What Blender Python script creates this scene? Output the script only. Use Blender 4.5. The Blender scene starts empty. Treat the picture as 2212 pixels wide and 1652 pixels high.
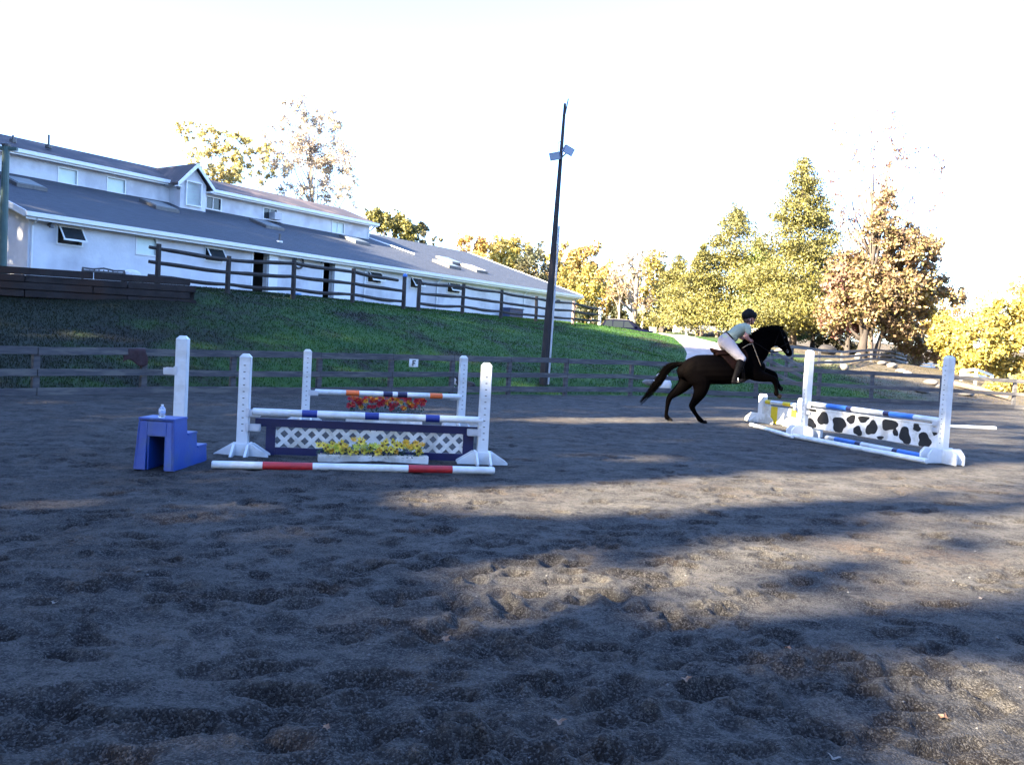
import bpy, math, random
import numpy as np
from mathutils import Vector, Matrix

SC = bpy.context.scene
COL = SC.collection
R = math.radians

# ------------------------------------------------------------------ camera
F_PX, CX, CY = 1876.0, 1106.0, 826.0          # lens and frame of the photograph (2212 px wide copy)
CAM_H, PITCH, ROLL = 1.5, R(2.6), R(3.2)
_r = Vector((1, 0, 0)); _f = Vector((0, math.cos(PITCH), -math.sin(PITCH))); _u = Vector((0, math.sin(PITCH), math.cos(PITCH)))
CR = _r * math.cos(ROLL) + _u * math.sin(ROLL)
CU = _u * math.cos(ROLL) - _r * math.sin(ROLL)
CPOS = Vector((0, 0, CAM_H))
cam_d = bpy.data.cameras.new("camera"); cam = bpy.data.objects.new("camera", cam_d); COL.objects.link(cam)
cam_d.sensor_width = 36; cam_d.lens = 36 * F_PX / 2212; cam_d.clip_end = 1500; cam_d.clip_start = 0.1
m = Matrix.Identity(4)
for i in range(3):
    m[i][0], m[i][1], m[i][2], m[i][3] = CR[i], CU[i], -_f[i], CPOS[i]
cam.matrix_world = m
SC.camera = cam

# ------------------------------------------------------------------ light
SUN_EL, SUN_AZ = R(27), R(180 + 58)           # azimuth clockwise from +Y: low sun behind and to the left
w = bpy.data.worlds.new("World"); SC.world = w; w.use_nodes = True
nt = w.node_tree; sky = nt.nodes.new('ShaderNodeTexSky'); sky.sky_type = 'NISHITA'; sky.sun_disc = False
sky.sun_elevation = SUN_EL; sky.sun_rotation = SUN_AZ; sky.air_density = 1.0; sky.dust_density = 0.8; sky.ozone_density = 1.5
wb_ = nt.nodes.new('ShaderNodeMix'); wb_.data_type = 'RGBA'; wb_.blend_type = 'MULTIPLY'; wb_.inputs[0].default_value = 1; wb_.inputs[7].default_value = (1.07, 1.24, 1.62, 1)   # daylight white balance set for the sun: a clear sky reads blue
nt.links.new(sky.outputs[0], wb_.inputs[6]); nt.links.new(wb_.outputs[2], nt.nodes['Background'].inputs[0]); nt.nodes['Background'].inputs[1].default_value = 0.052
sd = bpy.data.lights.new("sun", 'SUN'); sd.energy = 5.0; sd.angle = R(0.8); sd.color = (1.0, 0.84, 0.60)
sun = bpy.data.objects.new("sun", sd); COL.objects.link(sun)
TO_SUN = Vector((math.sin(SUN_AZ) * math.cos(SUN_EL), math.cos(SUN_AZ) * math.cos(SUN_EL), math.sin(SUN_EL)))
sun.rotation_euler = TO_SUN.to_track_quat('Z', 'Y').to_euler()
vs = SC.view_settings; vs.view_transform = 'Standard'; vs.look = 'None'; vs.gamma = 1; vs.use_curve_mapping = False
vs.exposure = 3.6
SC.cycles.max_bounces = 6; SC.cycles.transparent_max_bounces = 8

# ------------------------------------------------------------------ helpers
def ray(x, y):
    return _f + CR * ((x - CX) / F_PX) + CU * ((CY - y) / F_PX)
def at(x, y, d):                                # point of the place seen at (x, y), d metres ahead
    v = ray(x, y); return CPOS + v * (d / v.y)
def gnd(x, y, z=0.0):
    v = ray(x, y); return CPOS + v * ((z - CAM_H) / v.z)

def tag(o, label=None, cat=None, group=None, kind=None):
    if label: o['label'] = label
    if cat: o['category'] = cat
    if group: o['group'] = group
    if kind: o['kind'] = kind
    return o
def empty(name, loc=(0, 0, 0), rz=0.0, label=None, cat=None, group=None):
    o = bpy.data.objects.new(name, None); COL.objects.link(o); o.location = loc; o.rotation_euler = (0, 0, rz)
    o.empty_display_size = 0.1
    return tag(o, label, cat, group)
def link(name, me, parent=None, loc=None, rz=None):
    o = bpy.data.objects.new(name, me); COL.objects.link(o)
    if parent is not None: o.parent = parent
    if loc is not None: o.location = loc
    if rz is not None: o.rotation_euler = (0, 0, rz)
    return o
def kids(o): return [c for c in bpy.data.objects if c.parent is o]
def copy_tree(o, parent=None):
    c = o.copy(); COL.objects.link(c); c.parent = parent
    for ch in list(o.children): copy_tree(ch, c)
    return c

class MB:
    def __init__(s): s.v = []; s.f = []; s.mi = []
    def add(s, vs_, fs, mi=0):
        b = len(s.v); s.v += [tuple(p) for p in vs_]; s.f += [tuple(b + i for i in f) for f in fs]; s.mi += [mi] * len(fs)
    def box(s, x0, x1, y0, y1, z0, z1, mi=0):
        vs_ = [(x0,y0,z0),(x1,y0,z0),(x1,y1,z0),(x0,y1,z0),(x0,y0,z1),(x1,y0,z1),(x1,y1,z1),(x0,y1,z1)]
        s.add(vs_, [(0,3,2,1),(4,5,6,7),(0,1,5,4),(1,2,6,5),(2,3,7,6),(3,0,4,7)], mi)
    def hexa(s, p, mi=0):                       # 8 points, bottom ring then top ring
        s.add(p, [(0,3,2,1),(4,5,6,7),(0,1,5,4),(1,2,6,5),(2,3,7,6),(3,0,4,7)], mi)
    def bar(s, a, b, wd, ht, up=(0,0,1), mi=0):  # box from a to b, wd across, ht along up
        a = Vector(a); b = Vector(b); t = (b - a).normalized(); u0 = Vector(up)
        l = t.cross(u0).normalized(); u = l.cross(t).normalized()
        p = []
        for e in (a, b):
            for sx, sy in ((-1,-1),(1,-1),(1,1),(-1,1)): p.append(e + l * (sx * wd / 2) + u * (sy * ht / 2))
        s.add(p, [(0,1,2,3),(7,6,5,4),(0,4,5,1),(1,5,6,2),(2,6,7,3),(3,7,4,0)], mi)
    def tube(s, pts, rad, n=8, mi=0, cap=True, squash=None):
        pts = [Vector(p) for p in pts]; k = len(pts)
        if not hasattr(rad, '__len__'): rad = [rad] * k
        b = len(s.v); ref = None
        for i, p in enumerate(pts):
            t = (pts[min(i+1, k-1)] - pts[max(i-1, 0)]).normalized()
            if ref is None:
                ref = Vector((0,0,1)) if abs(t.z) < 0.9 else Vector((1,0,0))
            l = t.cross(ref).normalized(); u = l.cross(t).normalized(); ref = u
            for j in range(n):
                a = 2 * math.pi * j / n
                s.v.append(tuple(p + l * (math.cos(a) * rad[i]) + u * (math.sin(a) * rad[i])))
        for i in range(k-1):
            for j in range(n):
                s.f.append((b+i*n+j, b+i*n+(j+1)%n, b+(i+1)*n+(j+1)%n, b+(i+1)*n+j)); s.mi.append(mi)
        if cap:
            s.f.append(tuple(b + j for j in range(n))[::-1]); s.mi.append(mi)
            s.f.append(tuple(b + (k-1)*n + j for j in range(n))); s.mi.append(mi)
    def lathe(s, prof, n=16, mi=0, c=(0,0)):    # prof: (r, z) upward
        b = len(s.v)
        for r_, z in prof:
            for j in range(n):
                a = 2*math.pi*j/n; s.v.append((c[0]+r_*math.cos(a), c[1]+r_*math.sin(a), z))
        for i in range(len(prof)-1):
            for j in range(n):
                s.f.append((b+i*n+j, b+i*n+(j+1)%n, b+(i+1)*n+(j+1)%n, b+(i+1)*n+j)); s.mi.append(mi)
        s.f.append(tuple(b+j for j in range(n))[::-1]); s.mi.append(mi)
        s.f.append(tuple(b+(len(prof)-1)*n+j for j in range(n))); s.mi.append(mi)
    def prism(s, poly, y0, y1, mi=0):           # poly in xz, extruded along y
        n = len(poly)
        vs_ = [(p[0], y0, p[1]) for p in poly] + [(p[0], y1, p[1]) for p in poly]
        s.add(vs_, [tuple(range(n)), tuple(range(2*n-1, n-1, -1))] + [(i, i+n, (i+1)%n+n, (i+1)%n) for i in range(n)], mi)
    def mesh(s, name, mats, smooth=False, bevel=0.0):
        me = bpy.data.meshes.new(name); me.from_pydata(s.v, [], s.f)
        if not isinstance(mats, (list, tuple)): mats = [mats]
        for m_ in mats: me.materials.append(m_)
        if len(mats) > 1: me.polygons.foreach_set('material_index', s.mi)
        if smooth: me.polygons.foreach_set('use_smooth', [True] * len(me.polygons))
        me.update(); fix_normals(me, bevel)
        return me
    def build(s, name, mats, parent=None, loc=None, rz=None, smooth=False, bevel=0.0):
        return link(name, s.mesh(name, mats, smooth, bevel), parent, loc, rz)
import bmesh
def fix_normals(me, bevel=0.0):
    bm = bmesh.new(); bm.from_mesh(me)
    bmesh.ops.recalc_face_normals(bm, faces=bm.faces)
    if bevel > 0:
        es = [e for e in bm.edges if len(e.link_faces) == 2 and e.calc_face_angle(0) > 0.6]
        bmesh.ops.bevel(bm, geom=es, offset=bevel, segments=2, affect='EDGES', clamp_overlap=True)
    bm.to_mesh(me); bm.free()

def np_mesh(name, V, Fq, mats, smooth=False):
    me = bpy.data.meshes.new(name); V = np.asarray(V, np.float32); Fq = np.asarray(Fq, np.int32)
    n, k = Fq.shape
    me.vertices.add(len(V)); me.vertices.foreach_set('co', V.ravel())
    me.loops.add(n * k); me.loops.foreach_set('vertex_index', Fq.ravel())
    me.polygons.add(n); me.polygons.foreach_set('loop_start', np.arange(0, n*k, k, dtype=np.int32))
    me.polygons.foreach_set('use_smooth', np.full(n, smooth))
    if not isinstance(mats, (list, tuple)): mats = [mats]
    for m_ in mats: me.materials.append(m_)
    me.update(calc_edges=True); return me

# ------------------------------------------------------------------ materials
def _mix(nt, fac, a, b):
    n = nt.nodes.new('ShaderNodeMix'); n.data_type = 'RGBA'
    for s_, v in ((0, fac), (6, a), (7, b)):
        if isinstance(v, bpy.types.NodeSocket): nt.links.new(v, n.inputs[s_])
        elif s_ == 0: n.inputs[0].default_value = v
        else: n.inputs[s_].default_value = (*v, 1)
    return n.outputs[2]
def _noise(nt, vec, scale, detail=4, rough=0.6):
    n = nt.nodes.new('ShaderNodeTexNoise'); n.inputs['Scale'].default_value = scale; n.inputs['Detail'].default_value = detail
    n.inputs['Roughness'].default_value = rough
    if vec is not None: nt.links.new(vec, n.inputs['Vector'])
    return n.outputs['Fac']
def _ramp(nt, fac, lo, hi):
    n = nt.nodes.new('ShaderNodeMapRange'); n.inputs[1].default_value = lo; n.inputs[2].default_value = hi; n.clamp = True
    nt.links.new(fac, n.inputs[0]); return n.outputs[0]
def pm(name, c1, c2=None, scale=6, rough=0.6, bump=0.0, bscale=40, lo=0.35, hi=0.65, stretch=None, metal=0.0, spec=0.5, c3=None, scale3=1.5, coords='Object', island=0.0, trans=0.0):
    m_ = bpy.data.materials.new(name); m_.use_nodes = True; nt = m_.node_tree; b = nt.nodes['Principled BSDF']
    tc = nt.nodes.new('ShaderNodeTexCoord'); vec = tc.outputs[coords]
    if stretch:
        mp = nt.nodes.new('ShaderNodeMapping'); mp.inputs['Scale'].default_value = stretch; nt.links.new(vec, mp.inputs[0]); vec = mp.outputs[0]
    col = None
    if c2 is not None: col = _mix(nt, _ramp(nt, _noise(nt, vec, scale), lo, hi), c1, c2)
    if c3 is not None: col = _mix(nt, _ramp(nt, _noise(nt, vec, scale3), 0.5, 0.62), col if col else c1, c3)
    if island:
        g = nt.nodes.new('ShaderNodeNewGeometry'); hs = nt.nodes.new('ShaderNodeHueSaturation')
        r1 = nt.nodes.new('ShaderNodeMapRange'); r1.inputs[3].default_value = 1 - island; r1.inputs[4].default_value = 1 + island
        nt.links.new(g.outputs['Random Per Island'], r1.inputs[0]); nt.links.new(r1.outputs[0], hs.inputs['Value'])
        if col: nt.links.new(col, hs.inputs['Color'])
        else: hs.inputs['Color'].default_value = (*c1, 1)
        col = hs.outputs[0]
    if col: nt.links.new(col, b.inputs['Base Color'])
    else: b.inputs['Base Color'].default_value = (*c1, 1)
    b.inputs['Roughness'].default_value = rough; b.inputs['Metallic'].default_value = metal; b.inputs['Specular IOR Level'].default_value = spec
    if bump > 0:
        bn = nt.nodes.new('ShaderNodeBump'); bn.inputs['Strength'].default_value = 1.0; bn.inputs['Distance'].default_value = bump
        nt.links.new(_noise(nt, vec, bscale, 5, 0.65), bn.inputs['Height']); nt.links.new(bn.outputs[0], b.inputs['Normal'])
    if trans > 0:
        tr = nt.nodes.new('ShaderNodeBsdfTranslucent'); mx = nt.nodes.new('ShaderNodeMixShader'); mx.inputs[0].default_value = trans
        if col: nt.links.new(col, tr.inputs[0])
        else: tr.inputs[0].default_value = (*c1, 1)
        nt.links.new(b.outputs[0], mx.inputs[1]); nt.links.new(tr.outputs[0], mx.inputs[2])
        nt.links.new(mx.outputs[0], nt.nodes['Material Output'].inputs[0])
    return m_
def leaf_mat(name, ca, cb, cc=None, scale=0.35, trans=0.3):
    """leaf colours: two hues by clump, third hue by leaf"""
    m_ = bpy.data.materials.new(name); m_.use_nodes = True; nt = m_.node_tree; b = nt.nodes['Principled BSDF']
    tc = nt.nodes.new('ShaderNodeTexCoord')
    col = _mix(nt, _ramp(nt, _noise(nt, tc.outputs['Object'], scale, 3), 0.42, 0.58), ca, cb)
    g = nt.nodes.new('ShaderNodeNewGeometry')
    if cc is not None: col = _mix(nt, _ramp(nt, g.outputs['Random Per Island'], 0.62, 0.8), col, cc)
    hs = nt.nodes.new('ShaderNodeHueSaturation'); wn = nt.nodes.new('ShaderNodeTexWhiteNoise'); wn.noise_dimensions = '1D'
    nt.links.new(g.outputs['Random Per Island'], wn.inputs['W'])
    r1 = nt.nodes.new('ShaderNodeMapRange'); r1.inputs[3].default_value = 0.75; r1.inputs[4].default_value = 1.2
    nt.links.new(wn.outputs['Value'], r1.inputs[0]); nt.links.new(r1.outputs[0], hs.inputs['Value']); nt.links.new(col, hs.inputs['Color'])
    nt.links.new(hs.outputs[0], b.inputs['Base Color']); b.inputs['Roughness'].default_value = 0.6
    tr = nt.nodes.new('ShaderNodeBsdfTranslucent'); mx = nt.nodes.new('ShaderNodeMixShader'); mx.inputs[0].default_value = trans
    nt.links.new(hs.outputs[0], tr.inputs[0]); nt.links.new(b.outputs[0], mx.inputs[1]); nt.links.new(tr.outputs[0], mx.inputs[2])
    nt.links.new(mx.outputs[0], nt.nodes['Material Output'].inputs[0])
    return m_

WHITE = pm('white_plastic', (.64,.68,.71), (.58,.62,.65), 9, .38, .0008, 60, c3=(.52,.54,.54), scale3=3)
WHITEP = pm('white_paint', (.78,.78,.76), (.66,.66,.63), 7, .5, .0015, 50, c3=(.52,.50,.45), scale3=4)
BLUEBAND = pm('royal_blue_tape', (.006,.018,.17), (.01,.026,.2), 12, .4, .001, 60)
SKYBAND = pm('mid_blue_paint', (.03,.14,.52), (.05,.18,.56), 12, .45, .001, 60)
NAVYBAND = pm('navy_tape', (.012,.014,.05), (.02,.02,.07), 12, .4, .001, 60)
REDBAND = pm('red_paint', (.42,.018,.022), (.32,.015,.02), 10, .45, .001, 60)
ORANGEBAND = pm('orange_tape', (.80,.16,.03), (.7,.13,.03), 10, .45)
YELLOW = pm('yellow_paint', (.72,.55,.02), (.62,.46,.02), 10, .5, .001, 50)
NAVY = pm('navy_paint', (.003,.004,.055), (.004,.006,.07), 6, .5, .0012, 40)
BLOCKBLUE = pm('blue_plastic', (.004,.048,.27), (.006,.06,.31), 5, .42, .002, 30, c3=(.02,.07,.22), scale3=2.2)
BLACKSPOT = pm('black_paint', (.012,.011,.013), (.02,.02,.02), 8, .5)
GREYCUP = pm('grey_cup_plastic', (.55,.57,.60), (.45,.47,.5), 8, .4)
HOLE = pm('hole_dark', (.03,.03,.035))
FENCEW = pm('weathered_board', (.085,.085,.09), (.045,.045,.055), 3, .8, .003, 14, stretch=(1,1,8), c3=(.12,.115,.11), scale3=1.2)
RAILW = pm('dark_split_rail', (.022,.019,.019), (.045,.04,.037), 3, .85, .006, 12)
TIEW = pm('railroad_tie_wood', (.014,.011,.011), (.032,.026,.025), 2.5, .85, .008, 10, c3=(.035,.018,.012), scale3=.5)
POLEW = pm('creosote_pole_wood', (.016,.014,.016), (.028,.024,.026), 6, .8, .004, 20, stretch=(4,4,.5))
# ------------------------------------------------------------------ noise for the land
def vnoise(x, y, seed=0):
    xi = np.floor(x).astype(np.int64); yi = np.floor(y).astype(np.int64); xf = x - xi; yf = y - yi
    def h(a, b):
        n = (a * 374761393 + b * 668265263 + seed * 69069) & 0x7fffffff
        n = ((n ^ (n >> 13)) * 1274126177) & 0x7fffffff
        return ((n ^ (n >> 16)) & 0xffff) / 65535.0
    u = xf*xf*(3-2*xf); v = yf*yf*(3-2*yf)
    return (h(xi,yi)*(1-u)+h(xi+1,yi)*u)*(1-v) + (h(xi,yi+1)*(1-u)+h(xi+1,yi+1)*u)*v
def fbm(x, y, octv=4, seed=0, gain=.5):
    s = 0; a = 1; t = 0
    for i in range(octv):
        s = s + a * vnoise(x * 2**i, y * 2**i, seed + i*17); t += a; a *= gain
    return s / t - 0.5

# ------------------------------------------------------------------ arena outline (fence line) and land height
FX = [-900,-300, 75, 350, 642, 900, 1200, 1361, 1600, 1882, 2191, 2500]
FD = [11.5,14.2,16.5,18.7,21.0,23.2,26.2,28.4,31.0,33.3,34.3,33.8]
def fence_pt(x):
    d = float(np.interp(x, FX, FD)); return Vector(((x - 1106) / 1876 * d * 1.0, d, 0))
def fence_xy(x):                                # plan position from the azimuth
    d = float(np.interp(x, FX, FD)); v = ray(x, 850); return Vector((v.x / v.y * d, d, 0))
OUT = [fence_xy(x) for x in (-900,-300,75,350,642,900,1200,1361,1600,1882,2191,2500)]
POLY = [(p.x, p.y) for p in OUT] + [(31,28),(37,15),(35,-8),(12,-15),(-14,-11),(-19,2)]
def sdist(X, Y):                                # signed distance to the arena outline, positive outside
    d = np.full(X.shape, 1e9); inside = np.zeros(X.shape, bool); n = len(POLY)
    for i in range(n):
        ax, ay = POLY[i]; bx, by = POLY[(i+1) % n]
        ex, ey = bx-ax, by-ay; t = np.clip(((X-ax)*ex+(Y-ay)*ey)/(ex*ex+ey*ey), 0, 1)
        d = np.minimum(d, np.hypot(X-ax-t*ex, Y-ay-t*ey))
        c = ((ay > Y) != (by > Y)); xx = ax + (Y-ay)/(by-ay+1e-12)*(bx-ax); inside ^= (c & (X < xx))
    return np.where(inside, -d, d)
LAND = [(343,619,27),(420,625,27),(495,635,28.5),(637,645,30),(765,655,32.5),(875,669,34.6),(1002,679,38.5),(1085,687,41.5),(1160,694,44.5),
        (1240,698,48),(1297,702,51.5),(0,637,24),(200,644,25),(420,652,26),(1345,711,49.5),(1375,720,48),(1400,726,47),(1447,747,44),(1481,777,40),(1500,792,38),(1525,803,36),(1440,770,36.5),
        (1420,722,66),(1480,731,56),(1530,753,47),(1640,757,42),(1560,716,80),(1600,723,75),(1640,732,66),(1700,746,60),(1850,778,50),(1800,800,42),
        (1950,822,42),(2100,852,40),(2212,850,46),(2212,806,80),(1950,800,75),(1400,717,85),(2400,840,60)]
CP = [tuple(at(*l)) for l in LAND]
CP += [(OUT[i].x, OUT[i].y, 0.02) for i in range(len(OUT))] + [(p[0], p[1], 0.0) for p in POLY[len(OUT):]]
CP += [(9.4,73,2.15),(7.0,71,2.3),(-19.5,32,2.85),(-12,43,2.9),(-3,56,3.0),(4.5,67,3.05),(-30,45,3),(-18,70,3.2),(-12,30,2.75),(-19,25,2.6),(-9,31.5,2.75),
       (-40,30,3.3),(-60,60,4),(-40,100,4.2),(0,105,4.2),(40,110,4),(80,110,3.5),(60,60,1.6),(60,20,0),(50,-30,0),(0,-40,0),(-50,-30,.5),(-35,0,.8),(-28,14,1.2),(-90,0,3),(0,200,7),(-90,180,7),(100,200,6),(130,40,2)]
CP = np.array(CP, float)
def _fit():
    n = len(CP); P = CP[:, :2] / 50
    K = np.hypot(P[:, None, 0]-P[None, :, 0], P[:, None, 1]-P[None, :, 1]) - np.eye(n) * 0.006
    A = np.zeros((n+3, n+3)); A[:n, :n] = K; A[:n, n] = 1; A[:n, n+1:] = P; A[n:, :n] = A[:n, n:].T
    return np.linalg.solve(A, np.r_[CP[:, 2], 0, 0, 0]), P
COEF, CPP = _fit()
def land(X, Y):
    X = np.asarray(X, float); Y = np.asarray(Y, float); sh = X.shape; x = X.ravel()/50; y = Y.ravel()/50
    z = COEF[len(CPP)] + COEF[-2]*x + COEF[-1]*y
    for i in range(len(CPP)): z = z + COEF[i]*np.hypot(x-CPP[i,0], y-CPP[i,1])
    z = z.reshape(sh); sd_ = sdist(X, Y)
    t = np.clip((sd_ + 0.15) / 1.6, 0, 1); t = t*t*(3-2*t)
    z = z * t + (0.0) * (1-t) + 0.10*fbm(X/2.2, Y/2.2, 3, 5) * np.clip(sd_/2, 0, 1)
    z = np.where(sd_ < 0.05, -0.05 + np.clip(sd_, -1.2, .05)*0.5, z)
    return z
def lz(x, y): return float(land(np.array([x]), np.array([y]))[0])

def axis(segs):
    a = []
    for lo, hi, st in segs: a += list(np.arange(lo, hi, st))
    return np.array(a + [segs[-1][1]])
gx = axis([(-420,-120,30),(-120,-34,4),(-34,34,.3),(34,70,2),(70,150,8),(150,450,30)])
gy = axis([(-300,-60,30),(-60,8,4),(8,62,.3),(62,110,2),(110,220,8),(220,600,38)])
GX, GY = np.meshgrid(gx, gy); GZ = land(GX, GY)
def grid_mesh(name, X, Y, Z, mat, smooth=True):
    h, w_ = X.shape; V = np.c_[X.ravel(), Y.ravel(), Z.ravel()]
    i = np.arange((h-1)*(w_-1)); r_ = i // (w_-1); c = i % (w_-1); a = r_*w_ + c
    return np_mesh(name, V, np.c_[a, a+1, a+w_+1, a+w_], mat, smooth)

def grass_material(name, blade=False):
    m_ = bpy.data.materials.new(name); m_.use_nodes = True; nt = m_.node_tree; b = nt.nodes['Principled BSDF']
    g = nt.nodes.new('ShaderNodeNewGeometry'); pos = g.outputs['Position']
    mp = nt.nodes.new('ShaderNodeMapping'); mp.inputs['Scale'].default_value = (1, 1, .2); nt.links.new(pos, mp.inputs[0]); v = mp.outputs[0]
    col = _mix(nt, _ramp(nt, _noise(nt, v, .9, 6, .7), .38, .6), (.018,.060,.011), (.036,.088,.014))
    col = _mix(nt, _ramp(nt, _noise(nt, v, .33, 7, .75), .5, .63), col, (.019,.019,.013))
    # worn brown lawn towards the left end of the bank, thatch patches in its middle
    sx = nt.nodes.new('ShaderNodeSeparateXYZ'); nt.links.new(pos, sx.inputs[0])
    ad = nt.nodes.new('ShaderNodeMath'); ad.operation = 'MULTIPLY_ADD'; nt.links.new(_noise(nt, v, .8, 6, .75), ad.inputs[0]); ad.inputs[1].default_value = 13; nt.links.new(sx.outputs[0], ad.inputs[2])
    mr = nt.nodes.new('ShaderNodeMapRange'); mr.inputs[1].default_value = 1.0; mr.inputs[2].default_value = -3.5; nt.links.new(ad.outputs[0], mr.inputs[0])
    mf = nt.nodes.new('ShaderNodeMath'); mf.operation = 'MULTIPLY'; mf.inputs[1].default_value = .9; nt.links.new(mr.outputs[0], mf.inputs[0])
    col = _mix(nt, mf.outputs[0], col, (.016,.017,.012))
    a2 = nt.nodes.new('ShaderNodeMath'); a2.operation = 'MULTIPLY_ADD'; nt.links.new(_noise(nt, v, .35, 6, .75), a2.inputs[0]); a2.inputs[1].default_value = 14; nt.links.new(sx.outputs[0], a2.inputs[2])
    m2 = nt.nodes.new('ShaderNodeMapRange'); m2.inputs[1].default_value = 20.5; m2.inputs[2].default_value = 24.5; m2.inputs[4].default_value = .92; nt.links.new(a2.outputs[0], m2.inputs[0])
    col = _mix(nt, m2.outputs[0], col, _mix(nt, _ramp(nt, _noise(nt, v, 1.7, 6, .8), .42, .6), (.055,.043,.030), (.12,.095,.07)))   # leaf litter and bare soil under the trees at right
    nt.links.new(col, b.inputs['Base Color']); b.inputs['Roughness'].default_value = .8; b.inputs['Specular IOR Level'].default_value = .2
    if blade:
        hs = nt.nodes.new('ShaderNodeHueSaturation'); r1 = nt.nodes.new('ShaderNodeMapRange'); r1.inputs[3].default_value = .85; r1.inputs[4].default_value = 1.35
        nt.links.new(g.outputs['Random Per Island'], r1.inputs[0]); nt.links.new(r1.outputs[0], hs.inputs['Value']); nt.links.new(col, hs.inputs['Color'])
        nt.links.new(hs.outputs[0], b.inputs['Base Color'])
        tr = nt.nodes.new('ShaderNodeBsdfTranslucent'); mx = nt.nodes.new('ShaderNodeMixShader'); mx.inputs[0].default_value = .3
        nt.links.new(hs.outputs[0], tr.inputs[0]); nt.links.new(b.outputs[0], mx.inputs[1]); nt.links.new(tr.outputs[0], mx.inputs[2]); nt.links.new(mx.outputs[0], nt.nodes['Material Output'].inputs[0])
    else:
        bn = nt.nodes.new('ShaderNodeBump'); bn.inputs['Distance'].default_value = .05
        nt.links.new(_noise(nt, v, 9, 6, .7), bn.inputs['Height']); nt.links.new(bn.outputs[0], b.inputs['Normal'])
    return m_
GRASS = grass_material('lawn'); BLADE = grass_material('grass_blades', True)
tag(link('grass_bank', grid_mesh('grass_bank', GX, GY, GZ, GRASS)), kind='structure')

# grass blades on the bank in view
rng = np.random.default_rng(7)
def blades(n, reg, wd, ht, rng):
    pts = []
    while sum(len(p) for p in pts) < n:
        a = rng.uniform(-.66, .66, n); dd = rng.uniform(reg[0]**.5, reg[1]**.5, n)**2
        X = a*dd; Y = dd; s_ = sdist(X, Y); ok = (s_ > .2) & (rng.random(n) < np.clip((17.5-X)/3, .12, 1)) & ~((X > 4) & on_drive(X, Y))
        bx_, by_ = X+18.8, Y-33.4; lx = bx_*.5665+by_*.8241; ly = -bx_*.8241+by_*.5665
        ok &= ~((lx > -.5) & (ly > -.2) & (lx < 43))
        pts.append(np.c_[X[ok], Y[ok]])
    P = np.concatenate(pts)[:n]; Z = land(P[:, 0], P[:, 1]); n = len(P)
    an = rng.uniform(0, 2*math.pi, n); w2 = wd*rng.uniform(.6, 1.3, n)/2*(.6+P[:, 1]/45); h = ht*rng.uniform(.5, 1.3, n)
    dx, dy = np.cos(an)*w2, np.sin(an)*w2; lean = rng.normal(0, .35, (n, 2))*h[:, None]
    V = np.empty((n, 3, 3)); V[:, 0] = np.c_[P[:, 0]-dx, P[:, 1]-dy, Z-.02]; V[:, 1] = np.c_[P[:, 0]+dx, P[:, 1]+dy, Z-.02]
    V[:, 2] = np.c_[P[:, 0]+lean[:, 0], P[:, 1]+lean[:, 1], Z+h]
    return V.reshape(-1, 3), np.arange(n*3).reshape(-1, 3)
DRIVE = [(12.6,80,3.0),(11.3,66,2.4),(10.9,54,3.0),(10.3,46,3.3),(9.6,41,3.3),(8.9,36.8,3.4)]   # x, y, width
def on_drive(X, Y):
    xc = np.interp(Y, [p[1] for p in DRIVE[::-1]], [p[0] for p in DRIVE[::-1]]); ww = np.interp(Y, [p[1] for p in DRIVE[::-1]], [p[2] for p in DRIVE[::-1]])
    return (abs(X-xc) < ww/2*.95) & (Y > 37) & (Y < 80)
bv, bf = blades(170000, (15.5, 56), .03, .05, rng)
tag(link('lawn_grass', np_mesh('lawn_grass', bv, bf, BLADE)), 'short dull green grass over the whole bank', kind='stuff')

# pale gravel drive behind the bank
GRAVEL = pm('pale_gravel', (.42,.34,.29), (.28,.22,.19), 1.4, .9, .01, 30, c3=(.30,.24,.20), scale3=.5)
dy = np.arange(36.5, 80, .5); dxc = np.interp(dy, [p[1] for p in DRIVE[::-1]], [p[0] for p in DRIVE[::-1]]); dww = np.interp(dy, [p[1] for p in DRIVE[::-1]], [p[2] for p in DRIVE[::-1]])
uu = np.linspace(-.5, .5, 13); DX = dxc[:, None] + uu[None]*(dww[:, None]+.35*fbm(dy[:, None]*.7, uu[None]*0+3, 3, 2)); DY = np.repeat(dy[:, None], 13, 1)
DZ = land(DX, DY) + .03 - .12*(abs(uu[None]) > .46)
tag(link('gravel_drive', grid_mesh('gravel_drive', DX, DY, DZ, GRAVEL)), kind='structure')

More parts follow.
